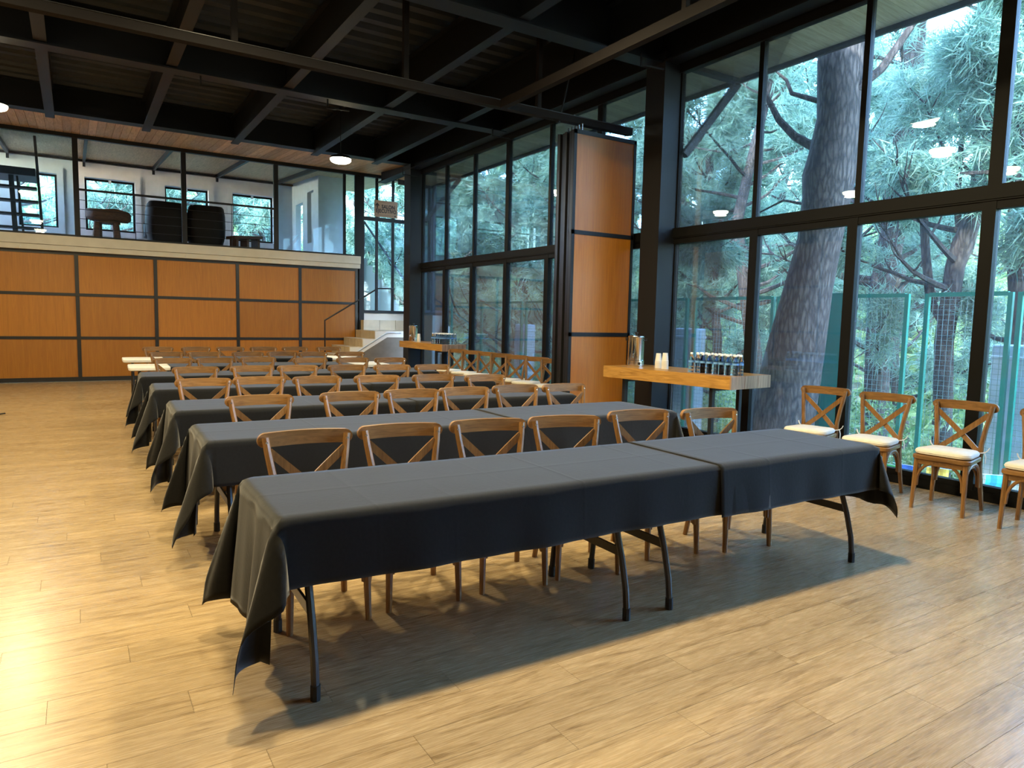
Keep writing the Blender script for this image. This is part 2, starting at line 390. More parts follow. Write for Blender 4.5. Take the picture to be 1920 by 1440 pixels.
# --- window walls
def win_bay(name, label, y0, y1, mull, thick, lowmull, zt=4.75):
    w = struct(name, label, 'window')
    X0, X1 = WX-.035, WX+.035
    def fr(nm, a): return MB().box(*a).build(nm, 'alu_black', w)
    fr('bottom_rail', (X0-.03, X1, y0, y1, 0, .075)); fr('top_rail', (X0-.03, X1, y0, y1, zt-.07, zt+.07))
    fr('transom', (X0-.03, X1+.02, y0, y1, 2.585, 2.72)); fr('transom_groove', (X0-.04, X0-.03, y0, y1, 2.60, 2.64))
    ys = sorted([y0+.02]+mull+[y1-.02])
    for yy in mull:
        q = .055 if yy in thick else .03
        fr('mullion', (X0, X1, yy-q, yy+q, 2.72, zt-.07))
    for yy in lowmull:
        fr('door_stile', (X0-.02, X1, yy-.055, yy+.055, .075, 2.585))
    for yy in (y0+.02, y1-.02): fr('jamb', (X0, X1, yy-.02, yy+.02, .075, zt-.07))
    for a, b in zip(ys, ys[1:]):
        MB().box(WX-.004, WX+.004, a+.015, b-.015, 2.715, zt-.06).build('pane', 'glass_pane', w)
        fr('door_top_rail', (X0-.015, X1, a, b, 2.515, 2.585)); fr('door_bottom_rail', (X0-.015, X1, a, b, .075, .13))
    ys = sorted([y0+.02]+lowmull+[y1-.02])
    for a, b in zip(ys, ys[1:]):
        MB().box(WX-.004, WX+.004, a+.03, b-.03, .1, 2.53).build('pane', 'glass_pane', w)
    return w
win_bay('window_1', 'tall black framed window wall beside the near counter and loose chairs', -1.06, 6.73, [5.46, 4.20, 2.96, 1.70, .44], [2.96, .44], [5.43, 4.22, 2.98, 1.72, .44])
win_bay('window_2', 'tall black framed window wall behind the far row of chairs', 7.04, 14.62, [13.42, 12.19, 10.94, 9.60, 8.34], [10.94, 8.34], [13.42, 12.22, 10.94, 9.62, 8.36])
wall_right = struct('wall_right', None, None, MB().box(6.6, 6.8, -4, -1.42, 0, 5.4), 'wall_dark')
# --- back wall of wood panels in a black grid
wb = struct('wall_back', 'far wall of orange-brown wood panels in a black steel grid', 'wall', MB().box(-5.1, 6.1, YB, YB+.12, 0, 2.7), 'frame_black')
cols = [-5.0, -4.3, -2.85, -1.40, .045, 1.51, 3.21, 4.65, 6.07]
rows = [.06, .91, 1.81, 2.655]
for a, b in zip(cols, cols[1:]):
    for c, d in zip(rows, rows[1:]):
        MB().box(a+.035, b-.035, YB-.012, YB, c+.03, d-.03).build('panel', 'panel_wood', wb)
for x in cols: MB().box(x-.035, x+.035, YB-.035, YB-.0, .0, 2.68).build('grid_post', 'frame_black', wb)
for z in rows:
    for a, b in zip(cols, cols[1:]): MB().box(a+.035, b-.035, YB-.028, YB, z-.03, z+.03).build('grid_rail', 'frame_black', wb)
struct('baseboard_back', None, None, MB().box(-5, 6.07, YB-.04, YB-.036, 0, .05), 'frame_black')
# --- left wall and wall behind the camera (seen only in reflections)
wl_ = struct('wall_left', 'wood panelled wall on the far left of the hall', 'wall', MB().box(-5.15, -5, -4, YB, 0, 5.4), 'frame_black')
for i in range(14):
    for c, d in ((.06, 1.3), (1.3, 2.65), (2.65, 3.95)):
        MB().box(-5, -4.985, -3.95+i*1.5+.04, -3.95+(i+1)*1.5-.04, c+.03, d-.03).build('panel', 'panel_wood', wl_)
struct('wall_upper_left', 'unseen white end wall left of the mezzanine, added to limit daylight', 'wall', MB().box(-5.25, -5.1, YB, 21.75, 2.98, 4.62), 'plaster')  # out of view; added against stray sky light, height set by mezzanine brightness
struct('wall_front', 'plain wall behind the photographer', 'wall', MB().box(-5.15, 6.8, -4.15, -4, 0, 5.4), 'plaster')
# --- mezzanine
mz = struct('floor_upper', 'cream edged mezzanine floor above the wood panelled wall', 'floor', MB().box(-5.1, 6.12, YB, 21.5, 2.74, 2.985), 'plaster')
MB().box(-5.1, 6.13, 17.03, YB, 2.80, 2.99).build('fascia', 'fascia_cream', mz)
MB().box(-5.1, 6.13, 17.06, YB, 2.69, 2.795).build('fascia_lip', 'fascia_cream', mz)
for x in (-.9, .6, 2.1, 3.6, 5.1):   # small hooks on the ledge
    MB().tube([(x, 17.055, 2.70), (x, 17.045, 2.735), (x+.012, 17.045, 2.75), (x+.024, 17.05, 2.73)], .004, 6).build('hook', 'cap_white', mz)
def ceil_z(y): return 4.93+.065*(y-15)
soff = struct('ceiling_upper', 'pine plank soffit and sloped ceiling over the mezzanine', 'ceiling')
x = -5.0; k = 0
pk = None
while x < 7.5:
    if pk is None:
        pk = MB().add([(a, b, ceil_z(b)+dz) for dz in (0, .02) for b in (14.92, 17.22) for a in (.003, .137)],
                      [(0, 2, 3, 1), (4, 5, 7, 6), (0, 1, 5, 4), (2, 6, 7, 3), (0, 4, 6, 2), (1, 3, 7, 5)]).mesh('plank', 'soffit_pine')
    o = ob('plank', pk, soff); o.location = (x, 0, 0); x += .14
MB().add([(a, b, ceil_z(b)+.03) for b in (14.9, 21.6) for a in (-5.1, 7.6)], [(0, 2, 3, 1)]).build('upper_boards', 'soffit_pine', soff)
MB().add([(a, b, ceil_z(b)+.3) for b in (14.9, 22.2) for a in (-5.1, 7.6)], [(0, 2, 3, 1)]).build('roof_sheet', 'wall_dark', soff)
for xr in (-2.9, -1.3, .3, 1.9, 3.5, 5.1):
    MB().rings([[(xr-.03, b, ceil_z(b)-.07), (xr+.03, b, ceil_z(b)-.07), (xr+.03, b, ceil_z(b)+.03), (xr-.03, b, ceil_z(b)+.03)] for b in (17.3, 21.5)]).build('rafter', 'black_metal', soff)
    MB().box(xr-.03, xr+.03, 21.40, 21.46, 5.18, 5.36).build('bracket', 'black_metal', soff)
MB().box(-5, 5.6, 21.38, 21.48, 5.30, 5.345).build('wall_plate', 'black_metal', soff)
# upper back wall with four windows (built as piers)
wins = [(-1.13, -.30), (.30, 1.45), (2.17, 3.28), (3.91, 5.06)]
WZ0, WZ1 = 3.58, 4.93
wub = struct('wall_upper_back', 'white mezzanine wall with four square windows', 'wall')
xs = [-5.1]+[v for w in wins for v in w]+[5.6]
for i in range(0, len(xs), 2): MB().box(xs[i], xs[i+1], 21.5, 21.75, 2.98, 5.6).build('pier', 'plaster', wub)
for a, b in wins:
    MB().box(a, b, 21.5, 21.75, 2.98, WZ0).build('sill_wall', 'plaster', wub); MB().box(a, b, 21.5, 21.75, WZ1, 5.6).build('lintel', 'plaster', wub)
for i, (a, b) in enumerate(wins):
    w = struct('window_%d' % (4+i), '%s square window from the left in the mezzanine back wall' % ordw(i), 'window')
    g = .14
    for bx in ((a-g, a, WZ0-g, WZ1+g), (b, b+g, WZ0-g, WZ1+g), (a, b, WZ1, WZ1+g), (a, b, WZ0-g, WZ0)):
        MB().box(bx[0], bx[1], 21.46, 21.5, bx[2], bx[3]).build('surround', 'plaster', w)
    for bx in ((a, a+.05, WZ0, WZ1), (b-.05, b, WZ0, WZ1), (a+.05, b-.05, WZ1-.05, WZ1), (a+.05, b-.05, WZ0, WZ0+.05)):
        MB().box(bx[0], bx[1], 21.66, 21.70, bx[2], bx[3]).build('frame', 'alu_black', w)
    MB().box((a+b)/2-.03, (a+b)/2+.03, 21.63, 21.66, WZ1-.09, WZ1).build('latch', 'cap_white', w)
    MB().box(a+.04, b-.04, 21.676, 21.684, WZ0+.04, WZ1-.04).build('pane', 'glass_pane', w)
# right-hand white box on the mezzanine
wur = struct('wall_upper_right', 'white plastered room corner at the right end of the mezzanine', 'wall', None, None)
MB().box(5.60, 5.75, 18.85, 19.3, 2.98, 5.3).build('wall_piece', 'plaster', wur)
MB().box(5.60, 5.75, 19.9, 20.35, 2.98, 5.35).build('wall_piece', 'plaster', wur)
MB().box(5.60, 5.75, 19.3, 19.9, 4.9, 5.3).build('wall_piece', 'plaster', wur); MB().box(5.60, 5.75, 19.3, 19.9, 2.98, 3.5).build('wall_piece', 'plaster', wur)
MB().box(5.71, 5.75, 19.3, 19.9, 3.5, 4.9).build('niche', 'plaster', wur)
MB().box(5.60, 5.75, 21.1, 21.5, 2.98, 5.4).build('wall_piece', 'plaster', wur); MB().box(5.60, 5.75, 20.35, 21.1, 4.7, 5.4).build('wall_piece', 'plaster', wur)
MB().box(5.75, 6.35, 18.85, 19.0, 2.98, 5.25).build('wall_piece', 'plaster', wur)
MB().box(5.69, 5.73, 20.36, 20.42, 2.98, 4.7).build('door_jamb', 'alu_black', wur)
# mezzanine front glazing and posts
g5 = struct('window_8', 'black framed glass screen along the mezzanine edge', 'window')
for x, q in ((-3.0, .05), (-1.9, .03), (.09, .05), (2.11, .05), (4.09, .05), (6.07, .05)):
    MB().box(x-q, x+q, 17.12, 17.2, 2.99, 5.0).build('post', 'black_metal', g5)
MB().box(-5, 7.6, 17.10, 17.2, 4.99, 5.10).build('head_rail', 'black_metal', g5)
MB().box(-5, 6.07, 17.13, 17.19, 2.985, 3.035).build('sill_rail', 'black_metal', g5)
for a, b in ((-1.88, .05), (4.13, 6.03)):
    MB().box(a, b, 17.156, 17.164, 3.03, 5.0).build('pane', 'glass_pane', g5)
MB().box(5.72, 5.78, 17.13, 17.19, 3.03, 4.99).build('post', 'black_metal', g5)
# --- stairwell glazing
g3 = struct('window_3', 'black framed glazing beside the staircase under the wooden sign', 'window')
def fr3(nm, *a): return MB().box(*a).build(nm, 'black_metal', g3)
fr3('post', 6.12, 6.25, 17.12, 17.24, 0, 4.99)
for x in (6.60, 7.04, 7.50): fr3('mullion', x-.03, x+.03, 17.14, 17.2, 1.60, 4.99)
fr3('transom', 6.25, 7.6, 17.13, 17.21, 3.92, 4.01); fr3('bottom_rail', 6.25, 7.6, 17.13, 17.21, 1.58, 1.65)
for a, b in ((6.25, 6.57), (6.63, 7.01), (7.07, 7.47)):
    for c, d in ((1.65, 3.92), (4.01, 4.99)): MB().box(a, b, 17.166, 17.174, c, d).build('pane', 'glass_pane', g3)
struct('wall_stair', 'low white wall under the stairwell glazing', 'wall', MB().box(6.12, 7.6, 17.17, 17.3, 0, 1.58), 'stair_white')
struct('wall_stair_side', None, None, MB().box(7.5, 7.6, 14.95, 17.17, 0, 1.3), 'stair_white')
g6 = struct('window_9', 'glazing on the outer side of the stairwell', 'window')
MB().box(7.55, 7.558, 15.0, 17.1, 1.33, 4.8).build('pane', 'glass_pane', g6)
for yy in (15.0, 16.05, 17.1): MB().box(7.52, 7.58, yy-.03, yy+.03, 1.3, 4.85).build('mullion', 'black_metal', g6)
struct('floor_stairwell', None, None, MB().box(6.77, 7.6, 14.9, 17.3, -.12, -.002), 'floor_oak')
# --- exterior eave
ev = struct('trim_1', 'pine plank eave with dark fascia outside the window wall', 'eave')
yy = -2.0; pk = None
while yy < 16.0:
    if pk is None:
        pk = MB().add([(a, b, (4.80-.06*(a-WX)/.86)+dz) for dz in (0, .02) for b in (.002, .143) for a in (6.70, 7.56)],
                      [(0, 2, 3, 1), (4, 5, 7, 6), (0, 1, 5, 4), (2, 6, 7, 3), (0, 4, 6, 2), (1, 3, 7, 5)]).mesh('plank', 'eave_pine')
    o = ob('plank', pk, ev); o.location = (0, yy, 0); yy += .145
MB().box(7.56, 7.60, -2, 16.05, 4.68, 5.0).build('fascia', 'black_metal', ev)
MB().box(6.7, 7.6, 16.0, 16.05, 4.68, 5.0).build('fascia', 'black_metal', ev)
MB().add([(a, b, 5.02-.03*(a-6.7)) for b in (-2, 16.05) for a in (6.6, 7.6)], [(0, 2, 3, 1)]).build('roof_sheet', 'wall_dark', ev)
for y_ in (14.6, 6.68, -1.3):
    MB().bar((6.76, y_, 3.66), (7.57, y_-.12, 4.68), .08, .09).build('strut', 'black_metal', ev)
    MB().box(6.77, 7.56, y_-.17, y_-.07, 4.68, 4.735).build('outrigger', 'black_metal', ev)

# ================================================================== THINGS
# --- cross-back chair
def outline(wf, wb_, y0, y1, r, k=6):
    """rounded trapezoid, front (y0) width wf, back (y1) width wb_"""
    cs = [(-wf/2, y0), (wf/2, y0), (wb_/2, y1), (-wb_/2, y1)]; out = []
    for i, (x, y) in enumerate(cs):
        sx = 1 if x > 0 else -1; sy = 1 if y > 0 else -1
        c = (x-sx*r, y-sy*r); a0 = {(-1, -1): PI, (1, -1): 1.5*PI, (1, 1): 0, (-1, 1): .5*PI}[(sx, sy)]
        out += [(c[0]+r*math.cos(a0+.5*PI*j/k), c[1]+r*math.sin(a0+.5*PI*j/k)) for j in range(k+1)]
    return out
def scl(pts, f, cy=0): return [(x*f, cy+(y-cy)*f) for x, y in pts]
def chair_proto(cushion=False):
    P = []
    o = outline(.43, .37, -.20, .19, .055)
    seat = MB().rings([[(x, y, .418) for x, y in scl(o, .97)], [(x, y, .424) for x, y in o], [(x, y, .447) for x, y in o], [(x, y, .455) for x, y in scl(o, .96)]]).mesh('seat', 'rail_wood', True)
    P.append(('seat', seat, -1))
    P.append(('apron', MB().rings([[(x, y, .375) for x, y in scl(o, .88)], [(x, y, .42) for x, y in scl(o, .90)]]).mesh('apron', 'rail_wood', True), -1))
    for s in (-1, 1):
        P.append(('front_leg', MB().tube([(s*.180, -.160, .42), (s*.184, -.166, .25), (s*.190, -.178, .0)], [.021, .020, .0155], 8).mesh('front_leg', 'chair_wood', True), -1))
        bpth = [(s*.192, .228, 0), (s*.183, .208, .12), (s*.170, .190, .28), (s*.162, .180, .43), (s*.166, .184, .55), (s*.182, .200, .68), (s*.200, .222, .79), (s*.209, .236, .865)]
        P.append(('back_post', MB().tube(bpth, [.0165, .018, .020, .0215, .0205, .0195, .019, .0185], 8).mesh('back_post', 'chair_wood', True), -1))
    # bowed top rail with rounded ends, behind the posts
    R = []; L = .245; N = 24
    for i in range(N+1):
        x = -L*math.cos(PI*i/N); e = max(0, abs(x)-(L-.037)); hz = math.sqrt(max(.037**2-e*e, .003**2))
        yb_ = .262+.028*(1-(x/L)**2); zc = .846+.006*(1-(x/L)**2)
        R.append([(x, yb_-.013, zc-hz), (x, yb_+.013, zc-hz), (x, yb_+.013, zc+hz), (x, yb_-.013, zc+hz)])
    P.append(('top_rail', MB().rings(R).mesh('top_rail', 'rail_wood', True), -1))
    ri = len(P)-1
    for s in (-1, 1):
        pts = []
        for i in range(9):
            t = i/8; x = s*(-.192+.352*t); z = .795-.325*t
            pts.append((x, (.222-.038*t)+.020*math.sin(PI*t)+(.006 if s > 0 else -.006), z))
        br = MB()
        for a in range(1):
            RR = []
            for i, p in enumerate(pts):
                q = Vector(pts[min(i+1, 8)])-Vector(pts[max(i-1, 0)]); q.normalize()
                nrm = Vector((0, 1, 0)); w = q.cross(nrm).normalized(); p = Vector(p)
                RR.append([p+w*.0205-nrm*.006, p+w*.0205+nrm*.006, p-w*.0205+nrm*.006, p-w*.0205-nrm*.006])
            br.rings(RR)
        P.append(('cross_brace', br.mesh('cross_brace', 'chair_wood', True), -1))
    def arch(p, q):
        p = Vector(p); q = Vector(q); pts = []
        for i in range(13):
            a = PI*i/12; t = .5-.5*math.cos(a); t = .5+(t-.5)*.94
            pts.append((p.lerp(q, t).x, p.lerp(q, t).y, .20+.205*math.sin(a)**.75 if 0 < i < 12 else .195))
        return MB().tube(pts, .0125, 6, 1.15).mesh('arch_brace', 'chair_wood', True)
    P.append(('arch_brace', arch((-.180, -.168, 0), (.180, -.168, 0)), -1))
    P.append(('arch_brace', arch((-.176, -.155, 0), (-.172, .185, 0)), -1))
    P.append(('arch_brace', arch((.176, -.155, 0), (.172, .185, 0)), -1))
    P.append(('arch_brace', arch((-.165, .190, 0), (.165, .190, 0)), -1))
    sc = MB().rings([[(.0062*math.cos(a*PI/4), y, .0062*math.sin(a*PI/4)) for a in range(8)] for y in (0, -.003)]).mesh('screw', 'screw')
    P.append(('screw_left', MB().rings([[(-.2065+.0065*math.cos(a*PI/4), y, .842+.0065*math.sin(a*PI/4)) for a in range(8)] for y in (.226, .213)]).mesh('screw', 'screw'), -1))
    P.append(('screw_right', MB().rings([[(.2065+.0065*math.cos(a*PI/4), y, .842+.0065*math.sin(a*PI/4)) for a in range(8)] for y in (.226, .213)]).mesh('screw', 'screw'), -1))
    P.append(('screw_centre', MB().rings([[(-.014+.0055*math.cos(a*PI/4), y, .632+.0055*math.sin(a*PI/4)) for a in range(8)] for y in (.215, .210)]).mesh('screw', 'screw'), -1))
    return [((n_.split('_')[0] if n_.startswith('screw') else n_), m_, i_) for n_, m_, i_ in P]
CH = chair_proto()
def cushion_meshes():
    o = outline(.415, .37, -.195, .165, .075)
    rg = [(.90, .457), (.985, .466), (1.0, .48), (.985, .494), (.93, .503), (.5, .509)]
    body = MB().rings([[(x, y, z) for x, y in scl(o, f)] for f, z in rg]).mesh('pad', 'cushion', True)
    pip = MB().rings([[(x*f, y*f, z) for x, y in o] for f, z in ((1.0, .476), (1.012, .48), (1.0, .484))], cap=False).mesh('piping', 'cushion', True)
    ties = []
    for s in (-1, 1):
        tm = MB().tube([(s*.165, .15, .482), (s*.185, .165, .485), (s*.192, .185, .487), (s*.18, .205, .486), (s*.165, .208, .484)], .005, 5, 2.0)
        tm.tube([(s*.192, .185, .487), (s*.205, .18, .45), (s*.203, .185, .40)], .004, 4, 2.2); tm.tube([(s*.192, .185, .487), (s*.212, .19, .505), (s*.222, .195, .53)], .004, 4, 2.2)
        ties.append(tm.mesh('tie', 'cushion', True))
    return [('pad', body, -1), ('piping', pip, 0), ('tie', ties[0], -1), ('tie', ties[1], -1)]
CU = cushion_meshes()
rown = ['nearest', 'second', 'third', 'fourth', 'fifth', 'sixth', 'farthest']
# back-rail centre (x, y) and turn of each chair, row by row from the camera
chairs = [
 [(1.00, 3.60, -1.5), (1.53, 3.60, -6), (2.08, 3.565, -9), (2.60, 3.50, -15), (3.25, 3.53, -9), (3.80, 3.40, -8)],
 [(1.14, 5.32, -1), (1.83, 5.32, -2), (2.37, 5.34, -5), (2.87, 5.35, -4), (3.42, 5.38, -2), (3.93, 5.32, -2)],
 [(.98, 6.88, -2), (1.48, 6.92, -3), (2.01, 6.82, -2), (2.61, 6.76, -4), (3.22, 6.70, -3), (3.74, 6.50, -4)],
 [(1.12, 8.42, -2), (1.73, 8.45, -2), (2.24, 8.39, -2), (2.83, 8.34, -3), (3.38, 8.24, -3), (3.90, 8.15, -4)],
 [(1.07, 10.10, 0), (1.58, 10.08, -2), (2.16, 10.18, -5), (2.80, 9.85, -3), (3.40, 9.78, -3), (3.94, 9.68, -3)],
 [(1.15, 11.70, 1), (1.67, 11.62, 0), (2.31, 11.60, -4), (2.84, 11.60, -3), (3.30, 11.45, -1), (3.92, 11.40, -3)],
 [(1.19, 13.42, 0), (1.79, 13.40, 0), (2.36, 13.37, 0), (2.93, 13.34, -1), (3.50, 13.31, 0), (4.13, 13.27, 0)]]
for r, L in enumerate(chairs):
    for i, (x, y, a) in enumerate(L):
        a = math.radians(a); ox = x+.262*math.sin(a); oy = y-.262*math.cos(a)
        nm = ('leftmost', 'second from left', 'third from left', 'fourth from left', 'fifth from left', 'rightmost')[i]
        spawn(CH, 'dining_chair', 'brown wooden cross-back chair, %s in the %s row of tables' % (nm, rown[r]), 'chair', (ox, oy, 0), a, 'cross-back chairs at the tables')
def loose(x, y, a, label, group):
    rz = math.radians(a)
    spawn(CH, 'dining_chair', label, 'chair', (x, y, 0), rz, group)
    return rz
near = [(6.05, 4.12, -80, 'beside the big tree trunk, farthest of the four near window chairs'), (6.04, 3.50, -82, 'second of the four near window chairs'), (6.05, 2.85, -84, 'third of the four near window chairs, standing in full view'), (6.04, 2.19, -84, 'cut off by the right edge')]
cl = ['on the chair beside the tree trunk', 'on the second near window chair', 'on the fully visible near window chair', 'on the chair cut off at right']
for (x, y, a, t), c_ in zip(near, cl):
    rz = loose(x, y, a, 'brown cross-back chair '+t, 'loose chairs by the near window')
    spawn(CU, 'seat_cushion', 'ivory tie-on seat cushion '+c_, 'cushion', (x, y, 0), rz, 'seat cushions')
for i, yy in enumerate((12.02, 11.42, 10.90, 10.36, 9.84, 9.30, 8.72)):
    x = 6.12+.02*math.sin(i*3)
    rz = loose(x, yy, -66+6*math.sin(i*2.3), 'brown cross-back chair by far window, %s counting from the far counter' % ordw(i), 'loose chairs by the far window')
    spawn(CU, 'seat_cushion', 'ivory seat cushion by far window, %s counting from the far counter' % ordw(i), 'cushion', (x, yy, 0), rz, 'seat cushions')

# --- folding tables
def table_proto():
    HX_, HY_ = .915, .365
    P = []
    def rr(hx, hy, r, k=5):
        return [(sx*(hx-r)+r*math.cos(a0+.5*PI*j/k), sy*(hy-r)+r*math.sin(a0+.5*PI*j/k)) for sx, sy, a0 in ((1, 1, 0), (-1, 1, PI/2), (-1, -1, PI), (1, -1, 1.5*PI)) for j in range(k+1)]
    P.append(('tabletop', MB().rings([[(x, y, z) for x, y in rr(HX_-i, HY_-i, .06)] for i, z in ((.015, .690), (0, .70), (0, .732), (.008, .740))]).mesh('tabletop', 'table_white', True), -1))
    for s in (-1, 1):
        x = s*.775
        fr = MB().tube([(x, -.17, .665), (x, .17, .665)], .016, 8).mesh('leg_frame', 'leg_charcoal', True)
        P.append(('leg_frame', fr, -1)); fi = len(P)-1
        for q in (-1, 1):
            P.append(('leg', MB().tube([(x, q*.165, .69), (x, q*.185, .60), (x, q*.235, .44), (x, q*.285, .30), (x, q*.322, .16), (x, q*.335, .05), (x, q*.336, .02)], .0165, 8).mesh('leg', 'leg_charcoal', True), -1))
            P.append(('foot_cap', MB().tube([(x, q*.336, 0), (x, q*.335, .06)], .020, 8).mesh('foot_cap', 'rubber_black', True), len(P)-1))
        P.append(('crossbar', MB().bar((x, -.275, .33), (x, .275, .33), .012, .045).mesh('crossbar', 'leg_charcoal'), fi))
        P.append(('brace', MB().bar((x, 0, .335), (x-s*.42, 0, .688), .018, .010).mesh('brace', 'leg_charcoal'), fi))
    return P
TB = table_proto()
# row: centre x, centre y, turn
rowsT = [(2.445, 2.855, -1.56), (2.46, 4.615, -1.5), (2.46, 6.03, -2.4), (2.46, 7.66, -3), (2.46, 9.22, -3.4), (2.42, 10.82, -2.0), (2.44, 12.56, -1.5)]
def loc2(cx, cy, a, lx, ly): return (cx+lx*math.cos(a)-ly*math.sin(a), cy+lx*math.sin(a)+ly*math.cos(a))
for r, (cx, cy, a) in enumerate(rowsT):
    a = math.radians(a)
    for s, w in ((-1, 'left'), (1, 'right')):
        p = loc2(cx, cy, a, s*.918, 0)
        cov = 'under black cloth' if r < 5 else 'with its white end left bare'
        spawn(TB, 'folding_table', 'white folding table %s, %s half of the %s row' % (cov, w, rown[r]), 'table', (p[0], p[1], 0), a, 'folding tables')
HX, HY, ZT = 1.833, .365, .7415
def cloth(label, row, u0, u1, dl, dr, df, db, lift=0., seed=0, fine=1.0):
    """tablecloth over table row; u0/u1 = extent along the top, dl/dr overhang beyond the ends (None: cut edge on top), df/db drop at front and back"""
    cx, cy, a = rowsT[row]; a = math.radians(a); rs = random.Random(seed)
    ph = [rs.uniform(0, 6.28) for _ in range(12)]
    us = []; 
    if dl: us += [-(HX+dl*(1-i/14)) for i in range(14)]
    creases = [c for c in (u0+.33*i+.05 for i in range(0, 14)) if u0+.04 < c < u1-.04]
    nu = int((u1-u0)/.03*fine)
    us += sorted(set([u0, u1]+[q for q in (u0+(u1-u0)*i/nu for i in range(nu+1)) if all(abs(q-c) > .018 for c in creases)]+[c+d for c in creases for d in (-.014, -.006, 0, .006, .014)]))
    if dr: us += [HX+dr*(i+1)/14 for i in range(14)]
    vs_ = [-(HY+df*(1-i/12)) for i in range(12)]+sorted([-HY+2*HY*i/16 for i in range(17)]+[-.012, -.005, .005, .012])+[HY+db*(i+1)/12 for i in range(12)]
    V = []; r0 = .016
    rc = .055
    def edge(l):   # rounded edge: outward, down
        q = r0*PI/2
        if l < q: t = l/r0; return r0*math.sin(t), r0*(1-math.cos(t))
        return r0+.03*(l-q), r0+(l-q)
    for u in us:
        for v in vs_:
            ex = max(0, abs(u)-HX) if ((u < 0 and dl) or (u > 0 and dr)) else 0
            ey = max(0, abs(v)-HY); sx = 1 if u > 0 else -1; sy = 1 if v > 0 else -1
            bx = max(-HX, min(HX, u)); by = max(-HY, min(HY, v)); z = ZT+lift
            # crease relief on top and drops
            cr = sum(math.exp(-((u-c)/.006)**2) for c in creases if abs(u-c) < .05)*.0013*(.5+.5*math.sin(u*7+ph[10]+v*2))+(math.exp(-(v/.006)**2)*.0007 if abs(v) < .05 else 0)
            if ex == 0 and ey == 0:
                w = .0012*math.sin(u*5.1+ph[0])*math.sin(v*7+ph[1])
                # round the corners of the top
                qx, qy = abs(u)-(HX-rc), abs(v)-(HY-rc)
                if qx > 0 and qy > 0 and ((sx < 0 and dl) or (sx > 0 and dr)):
                    d = max(qx, qy); th = math.atan2(qy, qx); bx = sx*(HX-rc+d*math.cos(th)); by = sy*(HY-rc+d*math.sin(th))
                V.append((bx, by, z+abs(w)+cr))
            elif ex == 0:
                o, dn = edge(ey); t = ey/max(df, db)
                rip = t*(.010*math.sin(u*3.3+ph[2])+.007*math.sin(u*9.7+ph[3])+.004*math.sin(u*21+ph[4]))
                if seed % 7 == 3: rip += t*.012*math.sin(u*6+ey*16+ph[5])
                V.append((bx, by+sy*(o+lift+.010*t+rip+cr*.6), z-dn))
            elif ey == 0:
                o, dn = edge(ex); t = ex/(dl if u < 0 else dr)
                rip = t*(.030*math.sin(v*17+ph[6])+.016*math.sin(v*31+ph[7]))*(1-.3*t)
                V.append((bx+sx*(o+lift+.022*t+rip), by, z-dn+.01*t*math.sin(v*8+ph[9])))
            else:
                rr_ = math.hypot(ex, ey); th = math.atan2(ey, ex); o, dn = edge(rr_)
                t = min(1, rr_/.5)
                ang = th
                fin = (.36*rr_*math.sin(2*th)**.7)
                wob = .085*t*math.sin(4*th)+.03*t*math.sin(10*th+ph[8])*math.sin(2*th)
                cxn, cyn = HX-rc, HY-rc
                dxx, dyy = math.cos(ang), math.sin(ang)
                px = cxn+(rc+o)*max(dxx, .0)**.6+fin*.55+wob*.7; py = cyn+(rc+o)*max(dyy, .0)**.6+fin*.60-wob*.7
                e0 = edge(max(ex, 1e-4))
                V.append((sx*px, sy*py, z-dn*(1-.03*math.sin(2*th))))
    nv = len(vs_)
    F = [(i*nv+j, (i+1)*nv+j, (i+1)*nv+j+1, i*nv+j+1) for i in range(len(us)-1) for j in range(nv-1)]
    mb = MB(); mb.add(V, F); o = mb.build('tablecloth', 'cloth_black', None, False)
    o.data.polygons.foreach_set('use_smooth', [True]*len(o.data.polygons))
    sd = o.modifiers.new('thick', 'SOLIDIFY'); sd.thickness = .0012; sd.offset = 1
    o.location = (cx, cy, 0); o.rotation_euler = (0, 0, a)
    return tag(o, label, 'tablecloth', 'black tablecloths')
D = .272
cloth('black cloth draped over the left part of the nearest table row', 0, -HX, .80, .55, None, D, D, 0, 1)
cloth('black cloth draped over the right part of the nearest table row', 0, .42, HX, None, .40, D+.012, D+.012, .0035, 2)
for r in range(1, 5):
    cloth('black cloth over the left part of the %s table row' % rown[r], r, -HX, .5+.2*(r % 2), .55, None, D, D, 0, 10*r+3, .7)
    cloth('black cloth over the right part of the %s table row' % rown[r], r, .1+.2*(r % 2), HX, None, .42, D+.01, D+.01, .0035, 10*r+5, .7)
cloth('black cloth over the middle of the sixth table row with white ends showing', 5, -1.33, 1.25, None, None, D, D, 0, 61, .7)
cloth('black cloth over the middle of the farthest table row with white ends showing', 6, -1.25, 1.42, None, None, D, D, 0, 71, .7)

